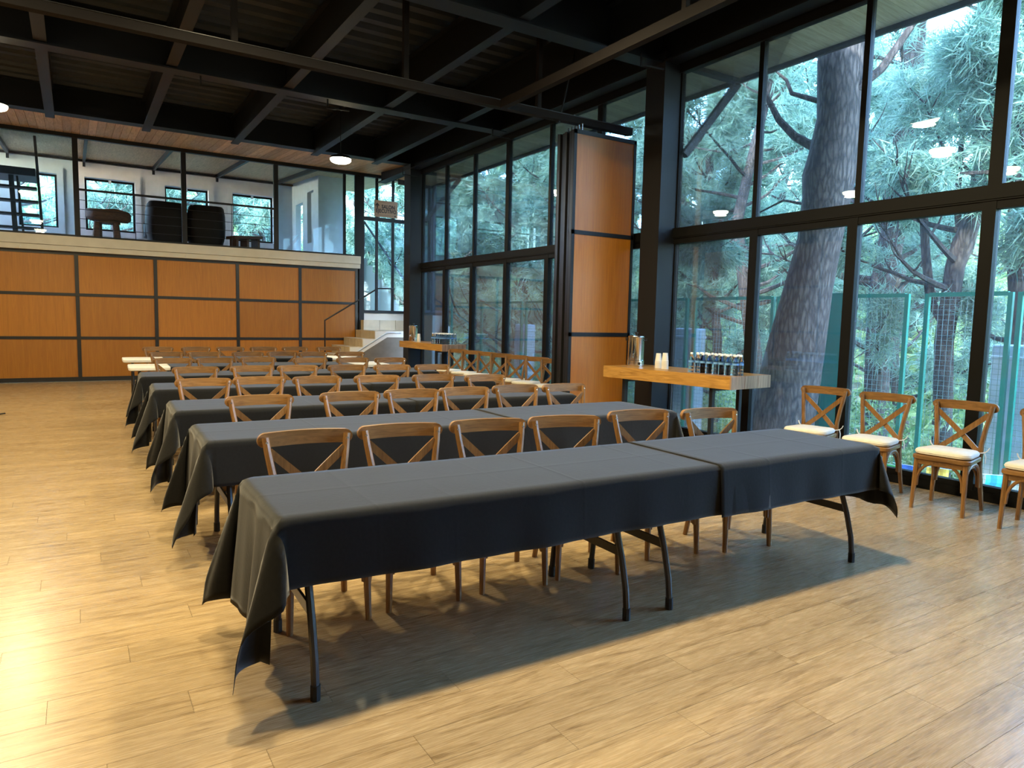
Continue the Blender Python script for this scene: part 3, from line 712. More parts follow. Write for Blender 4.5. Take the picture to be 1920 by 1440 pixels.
# --- wooden counters
def counter(label, corners, ztop, th, legs):
    """corners: near-left, near-right, far-right, far-left on plan"""
    t = thing('bar_counter', label, 'counter', (corners[0][0], corners[0][1], 0))
    ox, oy = corners[0]; c = [(x-ox, y-oy) for x, y in corners]
    nl, nr, fr_, fl = c
    n_ = 9
    L = lambda p, q, k: (p[0]+(q[0]-p[0])*k, p[1]+(q[1]-p[1])*k)
    core = MB()
    e = .02
    il, ir = (nl[0], nl[1]+e), (nr[0], nr[1]+e)
    core.rings([[(*p, z) for p in (il, ir, fr_, fl)] for z in (ztop-th, ztop)])
    core.build('slab', 'slab_side', t)
    for i in range(n_):   # laminated end face, strip by strip
        a, b = L(nl, nr, i/n_), L(nl, nr, (i+1)/n_); d_ = .001*(i % 3)
        MB().rings([[(a[0], a[1]+d_, z), (b[0]-.001, b[1]+d_, z), (b[0]-.001, b[1]+e, z), (a[0], a[1]+e, z)] for z in (ztop-th, ztop)]).build('end_strip', 'slab_end', t)
    for k in legs:
        a = L(L(nl, fl, k), L(nr, fr_, k), .16); b = L(L(nl, fl, k), L(nr, fr_, k), .84)
        for p in (a, b): MB().box(p[0]-.022, p[0]+.022, p[1]-.022, p[1]+.022, 0, ztop-th).build('leg', 'black_metal', t)
        MB().bar((*a, .03), (*b, .03), .04, .04).build('foot_bar', 'black_metal', t)
        MB().bar((*a, ztop-th-.022), (*b, ztop-th-.022), .04, .04).build('head_bar', 'black_metal', t)
    return t
ZS = .95
counter('thick laminated wood counter beside the folded partition', [(5.67, 4.80), (6.37, 4.86), (6.18, 6.66), (5.47, 6.60)], ZS, .135, (.17, .86))
counter('wooden counter at the far column, partly in front of staircase', [(6.12, 12.36), (6.62, 12.30), (6.62, 14.5), (6.12, 14.5)], .965, .135, (.2, .85))
def urn(label, x, y, z, rz, sc=1.0):
    t = thing('beverage_urn', label, 'urn', (x, y, z), rz)
    q = lambda p: [(r*sc, h_*sc) for r, h_ in p]
    MB().lathe(q([(.10, 0), (.105, .005), (.105, .07), (.100, .075)]), 24).build('base', 'steel', t, True)
    MB().lathe(q([(.098, .075), (.098, .345), (.102, .35), (.102, .356), (.097, .36)]), 24).build('body', 'steel', t, True)
    ld = MB().lathe(q([(.098, .358), (.094, .368), (.06, .378), (.02, .381)]), 24).build('lid', 'steel', t, True)
    MB().lathe(q([(.012, .380), (.012, .395), (.022, .400), (.022, .412), (.012, .418)]), 12).build('knob', 'black_plastic', ld, True)
    for s in (-1, 1):
        MB().tube([(s*.098*sc, 0, .31*sc), (s*.13*sc, 0, .318*sc), (s*.135*sc, 0, .335*sc), (s*.10*sc, 0, .338*sc)], .008*sc, 6).build('handle', 'black_plastic', t, True)
    MB().tube([(0, -.098*sc, .15*sc), (0, -.14*sc, .15*sc), (0, -.145*sc, .11*sc)], .011*sc, 8).build('spigot', 'steel', t, True)
    MB().tube([(0, -.14*sc, .15*sc), (0, -.14*sc, .19*sc)], .008*sc, 6).build('tap_lever', 'black_plastic', t, True)
    MB().tube([(.02*sc, -.107*sc, .14*sc), (.02*sc, -.107*sc, .33*sc)], .006*sc, 6).build('sight_glass', 'bottle_plastic', t, True)
    MB().box(.055*sc, .085*sc, -.092*sc, -.083*sc, .02*sc, .05*sc).build('switch', 'black_plastic', t)
    return t
urn('stainless steel coffee urn with spigot on the near counter', 5.86, 6.46, ZS, -1.0, 1.0)
urn('stainless steel coffee urn on the far counter beside the column', 6.30, 14.15, .965, -1.0, .95)
CUP = [('cup_wall', MB().rings([[(r*math.cos(2*PI*j/16), r*math.sin(2*PI*j/16), z) for j in range(16)] for r, z in ((.041, 0), (.0415, .004), (.038, .004), (.029, .095), (.026, .0955))]).mesh('cup_wall', 'paper_white', True), -1),
       ('rim', MB().lathe([(.040, 0), (.0425, .002), (.0425, .005), (.040, .007)], 16).mesh('rim', 'paper_white', True), -1)]
def cups(x, y, z, n_, where):
    for k in range(n_):
        top = k == n_-1
        spawn(CUP, 'paper_cup', ('uppermost upside-down white paper cup of the stack '+where) if top else ('upside-down white paper cup nested lower in the stack '+where), 'cup', (x, y, z+k*.0115), 0, 'paper cups, stack '+where)
cups(5.86, 6.06, ZS, 8, 'nearer the urn on near counter')
cups(5.83, 5.92, ZS, 9, 'farther from the urn on near counter')
cups(6.28, 13.82, .965, 8, 'on the far counter')
def bottle_proto():
    pr = [(.029, 0), (.031, .006), (.031, .03), (.0295, .036), (.031, .042), (.031, .062), (.0295, .068), (.031, .074), (.031, .145), (.028, .162), (.018, .185), (.0125, .195), (.0125, .203)]
    return [('body', MB().lathe(pr, 14).mesh('body', 'water_bottle', True), -1),
            ('label', MB().rings([[(.0316*math.cos(2*PI*j/14), .0316*math.sin(2*PI*j/14), z) for j in range(14)] for z in (.108, .130)], cap=False).mesh('label', 'label_blue', True), -1),
            ('cap', MB().lathe([(.0145, .197), (.0145, .216), (.012, .219)], 12).mesh('cap', 'cap_white', True), -1)]
BO = bottle_proto()
ids = 0
for r in range(3):
    nb = (8, 8, 7)[r]
    for k in range(nb):
        x = 5.80+.072*r+.01*math.sin(k*2+r)+.006*k; y = 5.48-.081*k-.012*(r % 2)
        rowl = ('front', 'middle', 'back')[r]
        spawn(BO, 'water_bottle', 'clear water bottle on the near counter, %s row, %s from the urn side' % (rowl, ordw(k)), 'bottle', (x, y, ZS), k, 'water bottles on the near counter')
for k in range(24):
    spawn(BO, 'water_bottle', 'clear water bottle in the cluster on the far counter', 'bottle', (6.22+.085*(k % 4), 12.5+.10*(k//4), .965), k, 'water bottles on the far counter')

# --- folded sliding partition and its track
pt = thing('folding_partition', 'folded stack of tall sliding wood panels with black edges', 'partition', (6.05, 7.58, 0))
X0p, X1p = -.53, .53
zs = [.06, 1.31, 2.65, 3.93]
for k in range(5):
    y0 = -.18+.074*k
    leaf = MB().box(X0p+.02*(k % 2), X1p, y0+.012, y0+.060, .03, 3.95).build('leaf', 'frame_black', pt)
    for s in (0, 1):
        yy0, yy1 = (y0, y0+.012) if s == 0 else (y0+.060, y0+.070)
        if k == 0 or s == 1 and k == 4:
            for a, b in zip(zs, zs[1:]): MB().box(X0p+.045, X1p-.035, yy0+.004*(1-s), yy1-.004*s, a+.025, b-.025).build('wood_panel', 'panel_wood', leaf)
            for z in zs: MB().box(X0p+.0, X1p, yy0-.004*(1-s), yy1+.004*s, z-.027, z+.027).build('frame_rail', 'black_metal', leaf)
            for x in (X0p, X1p-.04): MB().box(x, x+.045, yy0-.004*(1-s), yy1+.004*s, .03, 3.95).build('frame_stile', 'black_metal', leaf)
    MB().tube([(X0p+.15, y0+.036, 3.95), (X0p+.15, y0+.036, 4.05)], .012, 6).build('hanger_bolt', 'steel', leaf)
tr = thing('partition_track', 'black steel track with hangers crossing the hall below the beams', 'track', (0, 7.58, 4.05))
MB().box(-5, 6.62, -.05, .05, .02, .11).build('rail', 'track_black', tr)
MB().box(-5, 6.62, -.06, .06, .104, .112).build('rail_lip', 'leg_charcoal', tr)
for x in (-2.2, 1.42, 3.25, 5.07): MB().box(x-.03, x+.03, -.03, .03, .11, 1.28).build('hanger', 'track_black', tr)
MB().tube([(5.40, .0, .0), (5.66, 0, 1.1)], .014, 6).build('stay_rod', 'black_metal', tr)
tr2 = thing('side_track', 'black steel track running towards the viewer below the ceiling', 'track', (4.50, 7.5, 4.05))
MB().box(-.04, .04, -11, .0, 0, .10).build('rail', 'track_black', tr2)
for y in (-3.0, -7.0): MB().box(-.025, .025, y-.025, y+.025, .10, 1.30).build('hanger', 'track_black', tr2)
# small brackets hanging from beams
for i, (x, y) in enumerate(((6.1, 10.5), (6.15, 14.45), (5.9, 6.6), (1.55, 10.65), (3.3, 10.62))):
    b_ = thing('ceiling_bracket', 'thin black bracket hanging from a ceiling beam, %s' % ('by far windows', 'by the far column', 'by near column', 'left of centre', 'near the pendant lamp')[i], 'bracket', (x, y, 4.72))
    MB().bar((0, 0, 0), (0, 0, -.14), .02, .02).build('drop', 'black_metal', b_)
    MB().bar((-.01, 0, -.13), (.32, -.05, -.13), .018, .018).build('arm', 'black_metal', b_)

# --- pendant lamps (their light belongs to them)
def lamp(label, x, y, z, power=LAMP_W, top=5.36):
    t = thing('pendant_lamp', label, 'lamp', (x, y, z), 0, 'high-bay pendant lamps')
    MB().tube([(0, 0, .10), (0, 0, top-z)], .006, 6).build('cord', 'black_plastic', t)
    MB().lathe([(.035, .10), (.05, .095), (.07, .065), (.17, .05), (.195, .012), (.195, .0)], 24).build('housing', 'black_metal', t, True)
    MB().lathe([(.188, .0), (.187, -.025), (.17, -.05), (.12, -.072), (.02, -.082)], 24).build('diffuser', 'lamp_glow', t, True)
    ld = bpy.data.lights.new('lamp_light', 'AREA'); ld.shape = 'DISK'; ld.size = .28; ld.energy = power*(1.2 if y < 4 else 1.4 if y > 12 else .95); ld.color = LAMP_COL
    lo = bpy.data.objects.new('lamp_light', ld); C.objects.link(lo); lo.parent = t; lo.location = (0, 0, -.10)
    return t
lamp('glowing round pendant lamp hanging before the mezzanine soffit', 4.22, 12.8, 4.36)
lamp('glowing pendant lamp cut off by the left edge', -.93, 12.8, 4.42)
for i, (x, y) in enumerate(((1.15, 3.12), (3.25, 3.05), (1.3, 6.2), (-1.0, 3.1), (3.3, 5.45), (-1.0, 6.2), (-1.0, 9.2))):
    lamp('pendant lamp outside the picture, %s overhead' % ordw(i), x, y, 4.42)

# --- staircase with tiled risers
st = thing('staircase', 'tiled indoor staircase with white side and grey panel', 'stairs', (4.5, 15.8, 0))
rx = [-.0+.31*i for i in range(6)]; rz_ = [.19*(i+1) for i in range(6)]
prof = [(rx[0], 0)]
for a, z in zip(rx, rz_): prof += [(a, prof[-1][1]), (a, z)]
prof = [p for i, p in enumerate(prof) if i == 0 or p != prof[i-1]] + [(2.95, rz_[-1]), (2.95, 0)]
MB().rings([[(x, y, z) for x, z in prof] for y in (0, 1.36)]).build('body', 'stair_white', st)
for i, (a, z) in enumerate(zip(rx, rz_)):
    for q in range(3):
        MB().box(a-.012, a, .01+q*.45, .445+q*.45, z-.18, z-.004).build('riser_tile', 'tile_beige', st)
    nx = rx[i+1] if i < 5 else 2.95
    MB().box(a-.014, nx-.013, .005, 1.355, z-.003, z+.010).build('tread_tile', 'tile_beige', st)
for k in range(3): MB().box(1.66+.43*k, 2.08+.43*k, 1.10, 1.36, 1.15, 1.40).build('riser_tile', 'tile_beige', st)
gp = [(.22, 0), (1.25, .64), (1.85, 1.0), (2.95, 1.0), (2.95, 0)]
MB().rings([[(x, y, z) for x, z in gp] for y in (-.02, .0)]).build('side_panel', 'stone_grey', st)
MB().tube([(1.0, -.012, .60), (1.83, -.012, 1.105), (2.2, -.012, 1.105)], .012, 6).build('trim_strip', 'concrete_blue', st)
hr = MB().tube([(.35, .05, .38), (.35, .05, 1.38), (1.63, .05, 2.16), (2.05, .05, 2.17)], .018, 8).build('handrail', 'black_metal', st)
# --- outside stair seen through the glass
xs_ = thing('outdoor_staircase', 'white outdoor staircase climbing behind the stairwell glass', 'stairs', (6.0, 17.7, 0))
pf = [(-.1, 0), (-.1, 3.0)]
for i in range(8):
    x = .55+.15*i; z = 3.0-.175*i; pf += [(x, z), (x, z-.175)]
pf += [(1.75, 0)]
MB().rings([[(x, y, z) for x, z in pf] for y in (0, 1.1)]).build('steps', 'stair_white', xs_)
MB().tube([(.45, -.02, 3.1), (.45, -.02, 3.95), (1.7, -.02, 2.35), (1.7, -.02, 1.5)], .03, 8).build('handrail', 'slate_cap', xs_)
# --- sign
sg = thing('hanging_sign', 'wooden sign reading SALON EJECUTIVO with an arrow above stairwell door', 'sign', (6.815, 17.08, 4.23))
MB().box(-.31, .31, -.012, .012, -.205, .205).build('board', 'sign_board', sg)
def text(body, x, z, size, par, name='lettering'):
    cu = bpy.data.curves.new('txt', 'FONT'); cu.body = body; cu.size = size; cu.extrude = .003; cu.offset = size*.03; cu.align_x = 'CENTER'; cu.resolution_u = 3; cu.space_character = 1.06
    to = bpy.data.objects.new('txt', cu); C.objects.link(to)
    dg = bpy.context.evaluated_depsgraph_get(); me = bpy.data.meshes.new_from_object(to.evaluated_get(dg))
    bpy.data.objects.remove(to); me.materials.clear(); me.materials.append(MATS['letter_dark'])
    o = ob(name, me, par); o.rotation_euler = (PI/2, 0, 0); o.location = (x, -.015, z); return o
text('SALON', .055, .010, .132, sg).scale.x = .81; text('EJECUTIVO', .0, -.098, .130, sg).scale.x = .82
MB().add([(x, y, z) for y in (-.018, -.012) for x, z in ((-.24, .145), (-.30, .075), (-.275, .06), (-.255, .085), (-.255, .005), (-.225, .005), (-.225, .085), (-.205, .06), (-.18, .075))],
         [tuple(range(9)), tuple(range(17, 8, -1))]+[(i, i+9, (i+1) % 9+9, (i+1) % 9) for i in range(9)]).build('arrow', 'letter_dark', sg)
MB().box(.225, .265, -.016, -.012, -.185, -.145).build('emblem', 'letter_dark', sg)
MB().box(-.22, .19, -.0135, -.012, -.163, -.158).build('small_line', 'log_wood', sg)

# --- mezzanine railing and furniture
ra = thing('cable_railing', 'black cable railing along the open mezzanine edge', 'railing', (0, 17.16, 3.0))
MB().box(.14, 4.05, -.025, .025, .95, .99).build('top_bar', 'black_metal', ra)
for z in (.76, .57, .38, .19): MB().tube([(.14, 0, z), (4.05, 0, z)], .006, 6).build('cable', 'black_metal', ra)
for x in (1.15, 3.10): MB().tube([(x, 0, .03), (x, 0, .95)], .007, 6).build('stanchion', 'black_metal', ra)
def lounge(label, x, y, rz):
    t = thing('lounge_chair', label, 'armchair', (x, y, 2.985), rz)
    def shell(pts, n_=14):
        return pts
    # seen from behind: rounded barrel back
    R = []
    for z, w, d, yo in ((.12, .62, .62, 0), (.16, .74, .74, 0), (.35, .84, .80, 0), (.60, .86, .80, -.02), (.85, .84, .76, -.05), (1.02, .78, .68, -.08), (1.08, .70, .58, -.09), (1.09, .5, .4, -.09)):
        R.append([(w/2*math.copysign(abs(math.cos(a))**.55, math.cos(a)), yo+d/2*math.copysign(abs(math.sin(a))**.55, math.sin(a)), z) for a in [2*PI*j/28 for j in range(28)]])
    MB().rings(R[:6]+[[(x*.93, y*.93, 1.06) for x, y, z in R[5]], [(x*.6, y*.6, 1.075) for x, y, z in R[5]]]).build('shell', 'leather_dark', t, True)
    MB().bbox(-.32, .32, .16, .52, .30, .46, .04).build('seat_cushion', 'leather_dark', t, True)
    for s in (-1, 1):
        MB().bbox(s*.36-.07, s*.36+.07, .05, .48, .25, .62, .03).build('armrest', 'leather_dark', t, True)
        for q in (-.22, .30): MB().tube([(s*.26, q, 0), (s*.26, q, .14)], .022, 8).build('foot', 'black_plastic', t)
lounge('dark rounded lounge chair, left of the mezzanine pair', 1.88, 18.6, .03)
lounge('dark rounded lounge chair, right of the mezzanine pair', 2.76, 18.6, -.03)
lt = thing('log_table', 'rustic dark log table with thick slab top on the mezzanine', 'table', (.66, 18.2, 2.985))
ol = [(.44*math.cos(a)*(1+.10*math.sin(3*a+1)), .26*math.sin(a)*(1+.12*math.sin(2*a))) for a in [2*PI*j/26 for j in range(26)]]
MB().rings([[(x*f, y*f, z+.02*math.sin(x*9)) for x, y in ol] for f, z in ((.86, .50), (1.0, .56), (1.0, .68), (.92, .74))]).build('slab', 'log_wood', lt, True)
MB().rings([[(x*.55, y*.7, z) for x, y in ol] for z in (.44, .52)]).build('apron', 'log_wood', lt, True)
for x, y in ((-.20, -.1), (.16, -.12), (-.15, .12), (.18, .1)): MB().tube([(x*1.15, y, 0), (x, y, .46)], [.075, .06], 8).build('leg', 'log_wood', lt, True)
bn = thing('low_bench', 'low dark wooden bench before the right mezzanine window', 'bench', (3.62, 18.4, 2.985), .35)
MB().rings([[(-.38, y, z), (.38, y, z+.06), (.38, y, z+.13), (-.38, y, z+.07)] for y, z in ((-.2, .32), (.2, .32))]).build('seat', 'log_wood', bn)
for x in (-.28, .0, .3): MB().box(x-.03, x+.03, -.15, .15, 0, .34+.06*(x+.38)).build('leg', 'log_wood', bn)
ls = thing('loft_ladder', 'black open-tread loft stair at the left of the mezzanine', 'stairs', (-.6, 18.2, 2.985))
MB().bar((.06, 0, 0), (-.02, 0, 2.15), .05, .10).build('stringer', 'black_metal', ls)
MB().bar((-.28, .1, 0), (-.36, .1, 1.32), .04, .09).build('stringer', 'black_metal', ls)
MB().bar((-.42, .05, 0), (-.46, .05, 1.30), .09, .09).build('post', 'black_metal', ls)
MB().box(-1.6, -.03, -.1, .9, 1.30, 1.46).build('landing', 'black_metal', ls)
for k, z in enumerate((.20, .48, .76, 1.04)): MB().box(-1.25, .02-.012*k, -.05, .22, z, z+.045).build('tread', 'black_metal', ls)
# --- bag at the left edge
bgx = thing('camera_bag', 'black bag with loose strap on the floor at left edge', 'bag', (-1.10, 12.35, 0))
MB().bbox(-.30, .02, -.16, .16, 0, .22, .04).build('body', 'black_plastic', bgx, True)
MB().tube([(.0, -.1, .10), (.05, -.14, .03), (.10, -.30, .012), (.16, -.36, .012), (.22, -.36, .02)], .010, 6).build('strap', 'black_plastic', bgx, True)
MB().box(.02, .03, -.06, -.01, .05, .09).build('buckle', 'cap_white', bgx)

# ================================================================== OUTDOORS
def gz(x, y):
    d = np.maximum(np.maximum(x-9.3, y-24.5), 0)
    s = np.clip(d/9, 0, 1); s = s*s*(3-2*s)
    return -.45-3.2*s+np.maximum(d-13, 0)*.36-np.clip(np.maximum(x-7.2, 0), 0, 2)*.05
N = 70
gx = np.linspace(6.95, 75, N); gy = np.linspace(-30, 95, N)
def grid(xs, ys, name, label, mat):
    X_, Y_ = np.meshgrid(xs, ys, indexing='ij'); Z_ = gz(X_, Y_)+.25*np.sin(X_*.9)*np.cos(Y_*.7)*np.clip((np.maximum(X_-10, Y_-25))/6, 0, 1)
    V = np.stack([X_, Y_, Z_], -1).reshape(-1, 3).tolist(); k = len(ys)
    F = [(i*k+j, (i+1)*k+j, (i+1)*k+j+1, i*k+j+1) for i in range(len(xs)-1) for j in range(k-1)]
    o = MB().add(V, F).build(name, mat); o.data.polygons.foreach_set('use_smooth', [True]*len(o.data.polygons)); return tag(o, label, 'ground', None, 'structure')
grid(gx, gy, 'ground_slope', 'sloping ground and hillside outside the windows', 'ground')
grid(np.linspace(-60, 6.95, 40), np.linspace(22.2, 95, 50), 'ground_slope_rear', 'sloping ground behind the building', 'ground')
struct('ground_terrace', 'narrow concrete terrace outside the windows', 'terrace', MB().box(6.8, 7.35, -4, 17, -.3, -.03), 'concrete_blue')

def tri_mesh(name, V, mat, parent=None):
    """V: (n,3,3) array of separate triangles"""
    n_ = len(V); me = bpy.data.meshes.new(name)
    me.vertices.add(n_*3); me.vertices.foreach_set('co', V.astype(np.float32).ravel())
    me.loops.add(n_*3); me.loops.foreach_set('vertex_index', np.arange(n_*3, dtype=np.int32))
    me.polygons.add(n_); me.polygons.foreach_set('loop_start', np.arange(0, n_*3, 3, dtype=np.int32)); me.polygons.foreach_set('loop_total', np.full(n_, 3, dtype=np.int32))
    me.materials.append(MATS[mat]); me.update(calc_edges=True)
    return ob(name, me, parent)
def tufts(P, D, rng, n=16, L=.22, w=.010, spread=.9, droop=.35):
    """P tuft centres, D directions -> needle triangles"""
    m_ = len(P)
    r = rng.normal(size=(m_, n, 3)); r /= np.linalg.norm(r, axis=-1, keepdims=True)
    d = D[:, None, :]*.75+r*spread; d[..., 2] -= droop
    d /= np.linalg.norm(d, axis=-1, keepdims=True)
    ln = L*rng.uniform(.7, 1.25, size=(m_, n, 1))
    base = P[:, None, :]+rng.normal(size=(m_, n, 3))*.03
    side = np.cross(d, rng.normal(size=(m_, n, 3))); side /= np.linalg.norm(side, axis=-1, keepdims=True)+1e-9
    tip = base+d*ln; tip[..., 2] -= .12*ln[..., 0]
    return np.stack([base+side*w, base-side*w, tip], axis=2).reshape(-1, 3, 3)
def pine(label, trunk, seed, z0=1.2, nb=34, bl=2.6, dens=4, mat='needles', group='pines beyond the fence', extra=(), nL=.24, nw=.010, nn=16, upw=.15, barefrac=.25):
    """trunk: list of (x,y,z,r). branches leave between z0 and the top of the trunk"""
    rng = np.random.default_rng(seed); rs = random.Random(seed)
    bx, by, bz = trunk[0][:3]
    t = thing('pine_tree', label, 'tree', (bx, by, bz), 0, group)
    loc = [(x-bx, y-by, z-bz) for x, y, z, r in trunk]; rad = [r for *_, r in trunk]
    MB().tube(loc, rad, 14).build('trunk', 'bark', t, True)
    P = []; Dv = []
    zt = loc[-1][2]
    br_parent = MB(); brs = []
    def at(z):
        for (a, b, ra, rb) in zip(loc, loc[1:], rad, rad[1:]):
            if a[2] <= z <= b[2] or b is loc[-1]:
                k = (z-a[2])/max(b[2]-a[2], 1e-6); k = min(max(k, 0), 1)
                return Vector(a).lerp(Vector(b), k), ra+(rb-ra)*k
        return Vector(loc[0]), rad[0]
    def limb(p, d, ln, r, depth, bare=False):
        pts = [p.copy()]; q = p.copy(); dd = d.copy(); ns = 7
        for i in range(ns):
            dd = (dd+Vector((rs.uniform(-.22, .22), rs.uniform(-.22, .22), rs.uniform(-.10, .22)+upw*.3))).normalized()
            q = q+dd*ln/ns; pts.append(q.copy())
            if depth == 0 and i >= 2:
                for _ in range(1 if i < 4 else 2):
                    a = Vector((rs.uniform(-1, 1), rs.uniform(-1, 1), rs.uniform(-.3, .5))).normalized()
                    limb(q, (dd*.7+a*.8).normalized(), ln*rs.uniform(.22, .42), r*.4, 1, bare)
            if not bare and i >= (3 if depth == 0 else 1):
                for _ in range(dens if depth else dens//2):
                    o = Vector((rs.gauss(0, .10), rs.gauss(0, .10), rs.gauss(0, .08)))
                    P.append(q+o); Dv.append((dd+o*3).normalized())
        rr_ = [max(r*(1-.85*i/ns), .004) for i in range(ns+1)]
        br_parent.tube(pts, rr_, 5)
    for i in range(nb):
        z = (z0-bz)+(zt-(z0-bz))*((i+rs.random())/nb)
        p, r = at(z); a = rs.uniform(0, 2*PI); k = (z/zt)
        ln = bl*(1-.55*k**2)*rs.uniform(.6, 1.15)
        limb(p, Vector((math.cos(a), math.sin(a), upw+rs.uniform(-.25, .25))).normalized(), ln, min(r*.38, .035+.01*ln), 0, rs.random() < barefrac)
    for e in extra:   # chosen limbs
        pts = [(x-bx, y-by, z-bz) for x, y, z, r in e]; br_parent.tube(pts, [r for *_, r in e], 8)
        q = Vector(pts[-1]); d = (q-Vector(pts[-2])).normalized()
        for _ in range(2): limb(q, (d+Vector((rs.uniform(-.4, .4), rs.uniform(-.4, .4), rs.uniform(-.2, .4)))).normalized(), .9, e[-1][3]*.8, 0)
    tag(br_parent.build('branches', 'bark', t, True), kind='stuff')
    if P:
        V = tufts(np.array([tuple(p) for p in P]), np.array([tuple(d) for d in Dv]), rng, nn, nL, nw)
        tag(tri_mesh('needles', V, mat, t), kind='stuff')
    return t
# the big trunk right outside
pine('massive leaning pine trunk standing right outside the near windows', [(8.10, 6.02, -.75, .62), (8.07, 6.0, -.11, .49), (8.05, 5.96, .12, .43), (8.05, 5.78, 1.21, .36), (8.05, 5.65, 1.98, .295), (8.05, 5.53, 2.58, .265), (8.05, 5.47, 3.1, .285), (8.05, 5.455, 3.36, .315), (8.05, 5.42, 3.6, .285), (8.05, 5.36, 4.05, .26), (8.05, 5.39, 4.82, .27), (8.1, 5.45, 6.2, .25), (8.2, 5.5, 8.5, .2)],
     101, z0=5.6, nb=8, bl=2.6, dens=5, extra=(
     [(8.02, 5.62, 3.72, .06), (8.0, 5.95, 3.94, .052), (8.0, 6.21, 4.21, .045), (8.0, 6.45, 4.61, .035), (8.02, 6.6, 5.0, .02)],
     [(8.02, 5.5, 4.24, .035), (8.0, 5.82, 4.40, .032), (8.0, 6.03, 4.5, .028), (8.0, 6.12, 4.69, .022), (8.0, 6.29, 4.85, .014)],
     [(8.02, 5.2, 4.3, .06), (8.2, 4.95, 4.55, .05), (8.4, 4.75, 5.0, .04)],
     [(8.0, 5.75, 3.05, .02), (8.05, 6.1, 3.15, .016), (8.1, 6.5, 3.05, .012), (8.1, 6.9, 2.75, .008)]), group=None)
pine('straight pine behind the fence, right of the big trunk', [(12, 6.85, -2.2, .24), (12, 6.91, -.46, .21), (12, 6.99, 1.99, .20), (12, 6.84, 3.18, .20), (12, 6.79, 4.34, .16), (12, 6.72, 5.29, .18), (12, 6.72, 6.41, .17), (12.1, 6.7, 9.5, .12)], 102, z0=.6, nb=32, bl=2.4, dens=2, barefrac=.55,
     extra=([(12, 6.8, 3.3, .10), (12, 6.35, 3.9, .08), (12, 5.7, 4.3, .06), (12, 5.1, 4.8, .04)], [(12, 6.85, 3.0, .07), (12, 7.3, 3.6, .05), (12, 7.9, 3.9, .03)]))
pine('forked pine behind the fence near the right edge', [(11, 5.3, -1.9, .16), (11, 5.29, -.38, .14), (11, 5.38, 1.3, .13), (11, 5.31, 2.4, .13), (11, 5.23, 2.71, .15), (11, 5.09, 3.23, .11), (11, 5.09, 3.9, .085), (11, 5.19, 5.03, .08), (11, 5.2, 5.97, .075), (11, 5.3, 8.5, .05)], 103, z0=1.8, nb=24, bl=2.0, dens=2, barefrac=.55,
     extra=([(11, 5.36, 1.5, .07), (11, 5.62, 1.9, .07), (11.02, 5.75, 2.6, .065), (11.02, 5.85, 3.4, .06), (11, 6.0, 4.2, .04)], [(11, 5.25, 2.6, .05), (11, 5.35, 3.3, .045), (11, 5.36, 4.4, .035)]))
pine('thin dark pine trunk at the right edge outside', [(10.5, 4.2, -1.6, .12), (10.5, 4.23, 1.63, .11), (10.5, 4.34, 2.67, .11), (10.5, 4.38, 3.7, .10), (10.5, 4.4, 8, .06)], 104, z0=.6, nb=22, bl=1.5, dens=3)
pine('slim pine behind the fence, left of the big trunk', [(14, 12.3, -3, .15), (14, 12.37, 1.05, .12), (14, 12.67, 2.97, .11), (14, 12.93, 5.7, .10), (14, 13, 9.5, .06)], 105, z0=-.6, nb=40, bl=3.0, dens=4)
pine('far pine with a crooked trunk behind the far counter', [(16, 28.6, -3, .24), (16, 28.6, 1.44, .22), (16, 28.18, 2.92, .2), (16, 27.79, 5.55, .17), (16, 27.4, 7.9, .14), (16, 27, 12, .08)], 106, z0=-.5, nb=40, bl=4.2, dens=4, nL=.34, nw=.016)
pine('far straight pine behind the concrete post and far chairs', [(17, 25.3, -3.5, .24), (17, 25.6, .6, .21), (17, 26.08, 2.43, .2), (17, 26.32, 5.03, .19), (17, 26.3, 7.6, .16), (17, 26, 12, .09)], 107, z0=-1, nb=40, bl=4.0, dens=4, nL=.34, nw=.016)
spots = [(13.0, 16.5, 10, 'bushy pine filling the view behind the folded partition'), (12.6, 10.3, 9, 'pine with drooping needles seen through the first near pane'), (19.5, 10.6, 12, 'pine between the big trunk and the straight pine, farther off'),
         (13.6, 20.8, 11, 'bushy pine in the middle of the far windows'), (13.0, 26.0, 11, 'pine just right of the far column'), (19, 18.5, 13, 'tall pine deep behind the folded partition'),
         (22, 34, 14, 'distant tall pine behind the far windows'), (21, 24.5, 13, 'distant pine behind the middle of the far windows'), (22.5, 8.0, 12, 'pine on the slope behind the forked pine'), (30, 17.5, 14, 'distant pine on the hillside behind the near windows'),
         (16.5, 2.6, 10, 'pine beyond the right edge of the near windows'), (13.8, 31, 12, 'pine seen past the staircase glazing'), (11.2, 23.5, 10, 'pine seen through the stairwell glazing'), (18.5, 13.8, 12, 'pine halfway up the slope behind the near counter'),
         (-1.5, 27.5, 10, 'pine behind the leftmost mezzanine window'), (1.2, 28.5, 10, 'pine behind the second mezzanine window'), (4.2, 29.0, 10, 'pine behind the third mezzanine window'), (6.4, 29.5, 10, 'pine behind the rightmost mezzanine window'), (28, 22, 15, 'far hillside pine left of the near column'), (33, 11.5, 13, 'far hillside pine in the right panes')]
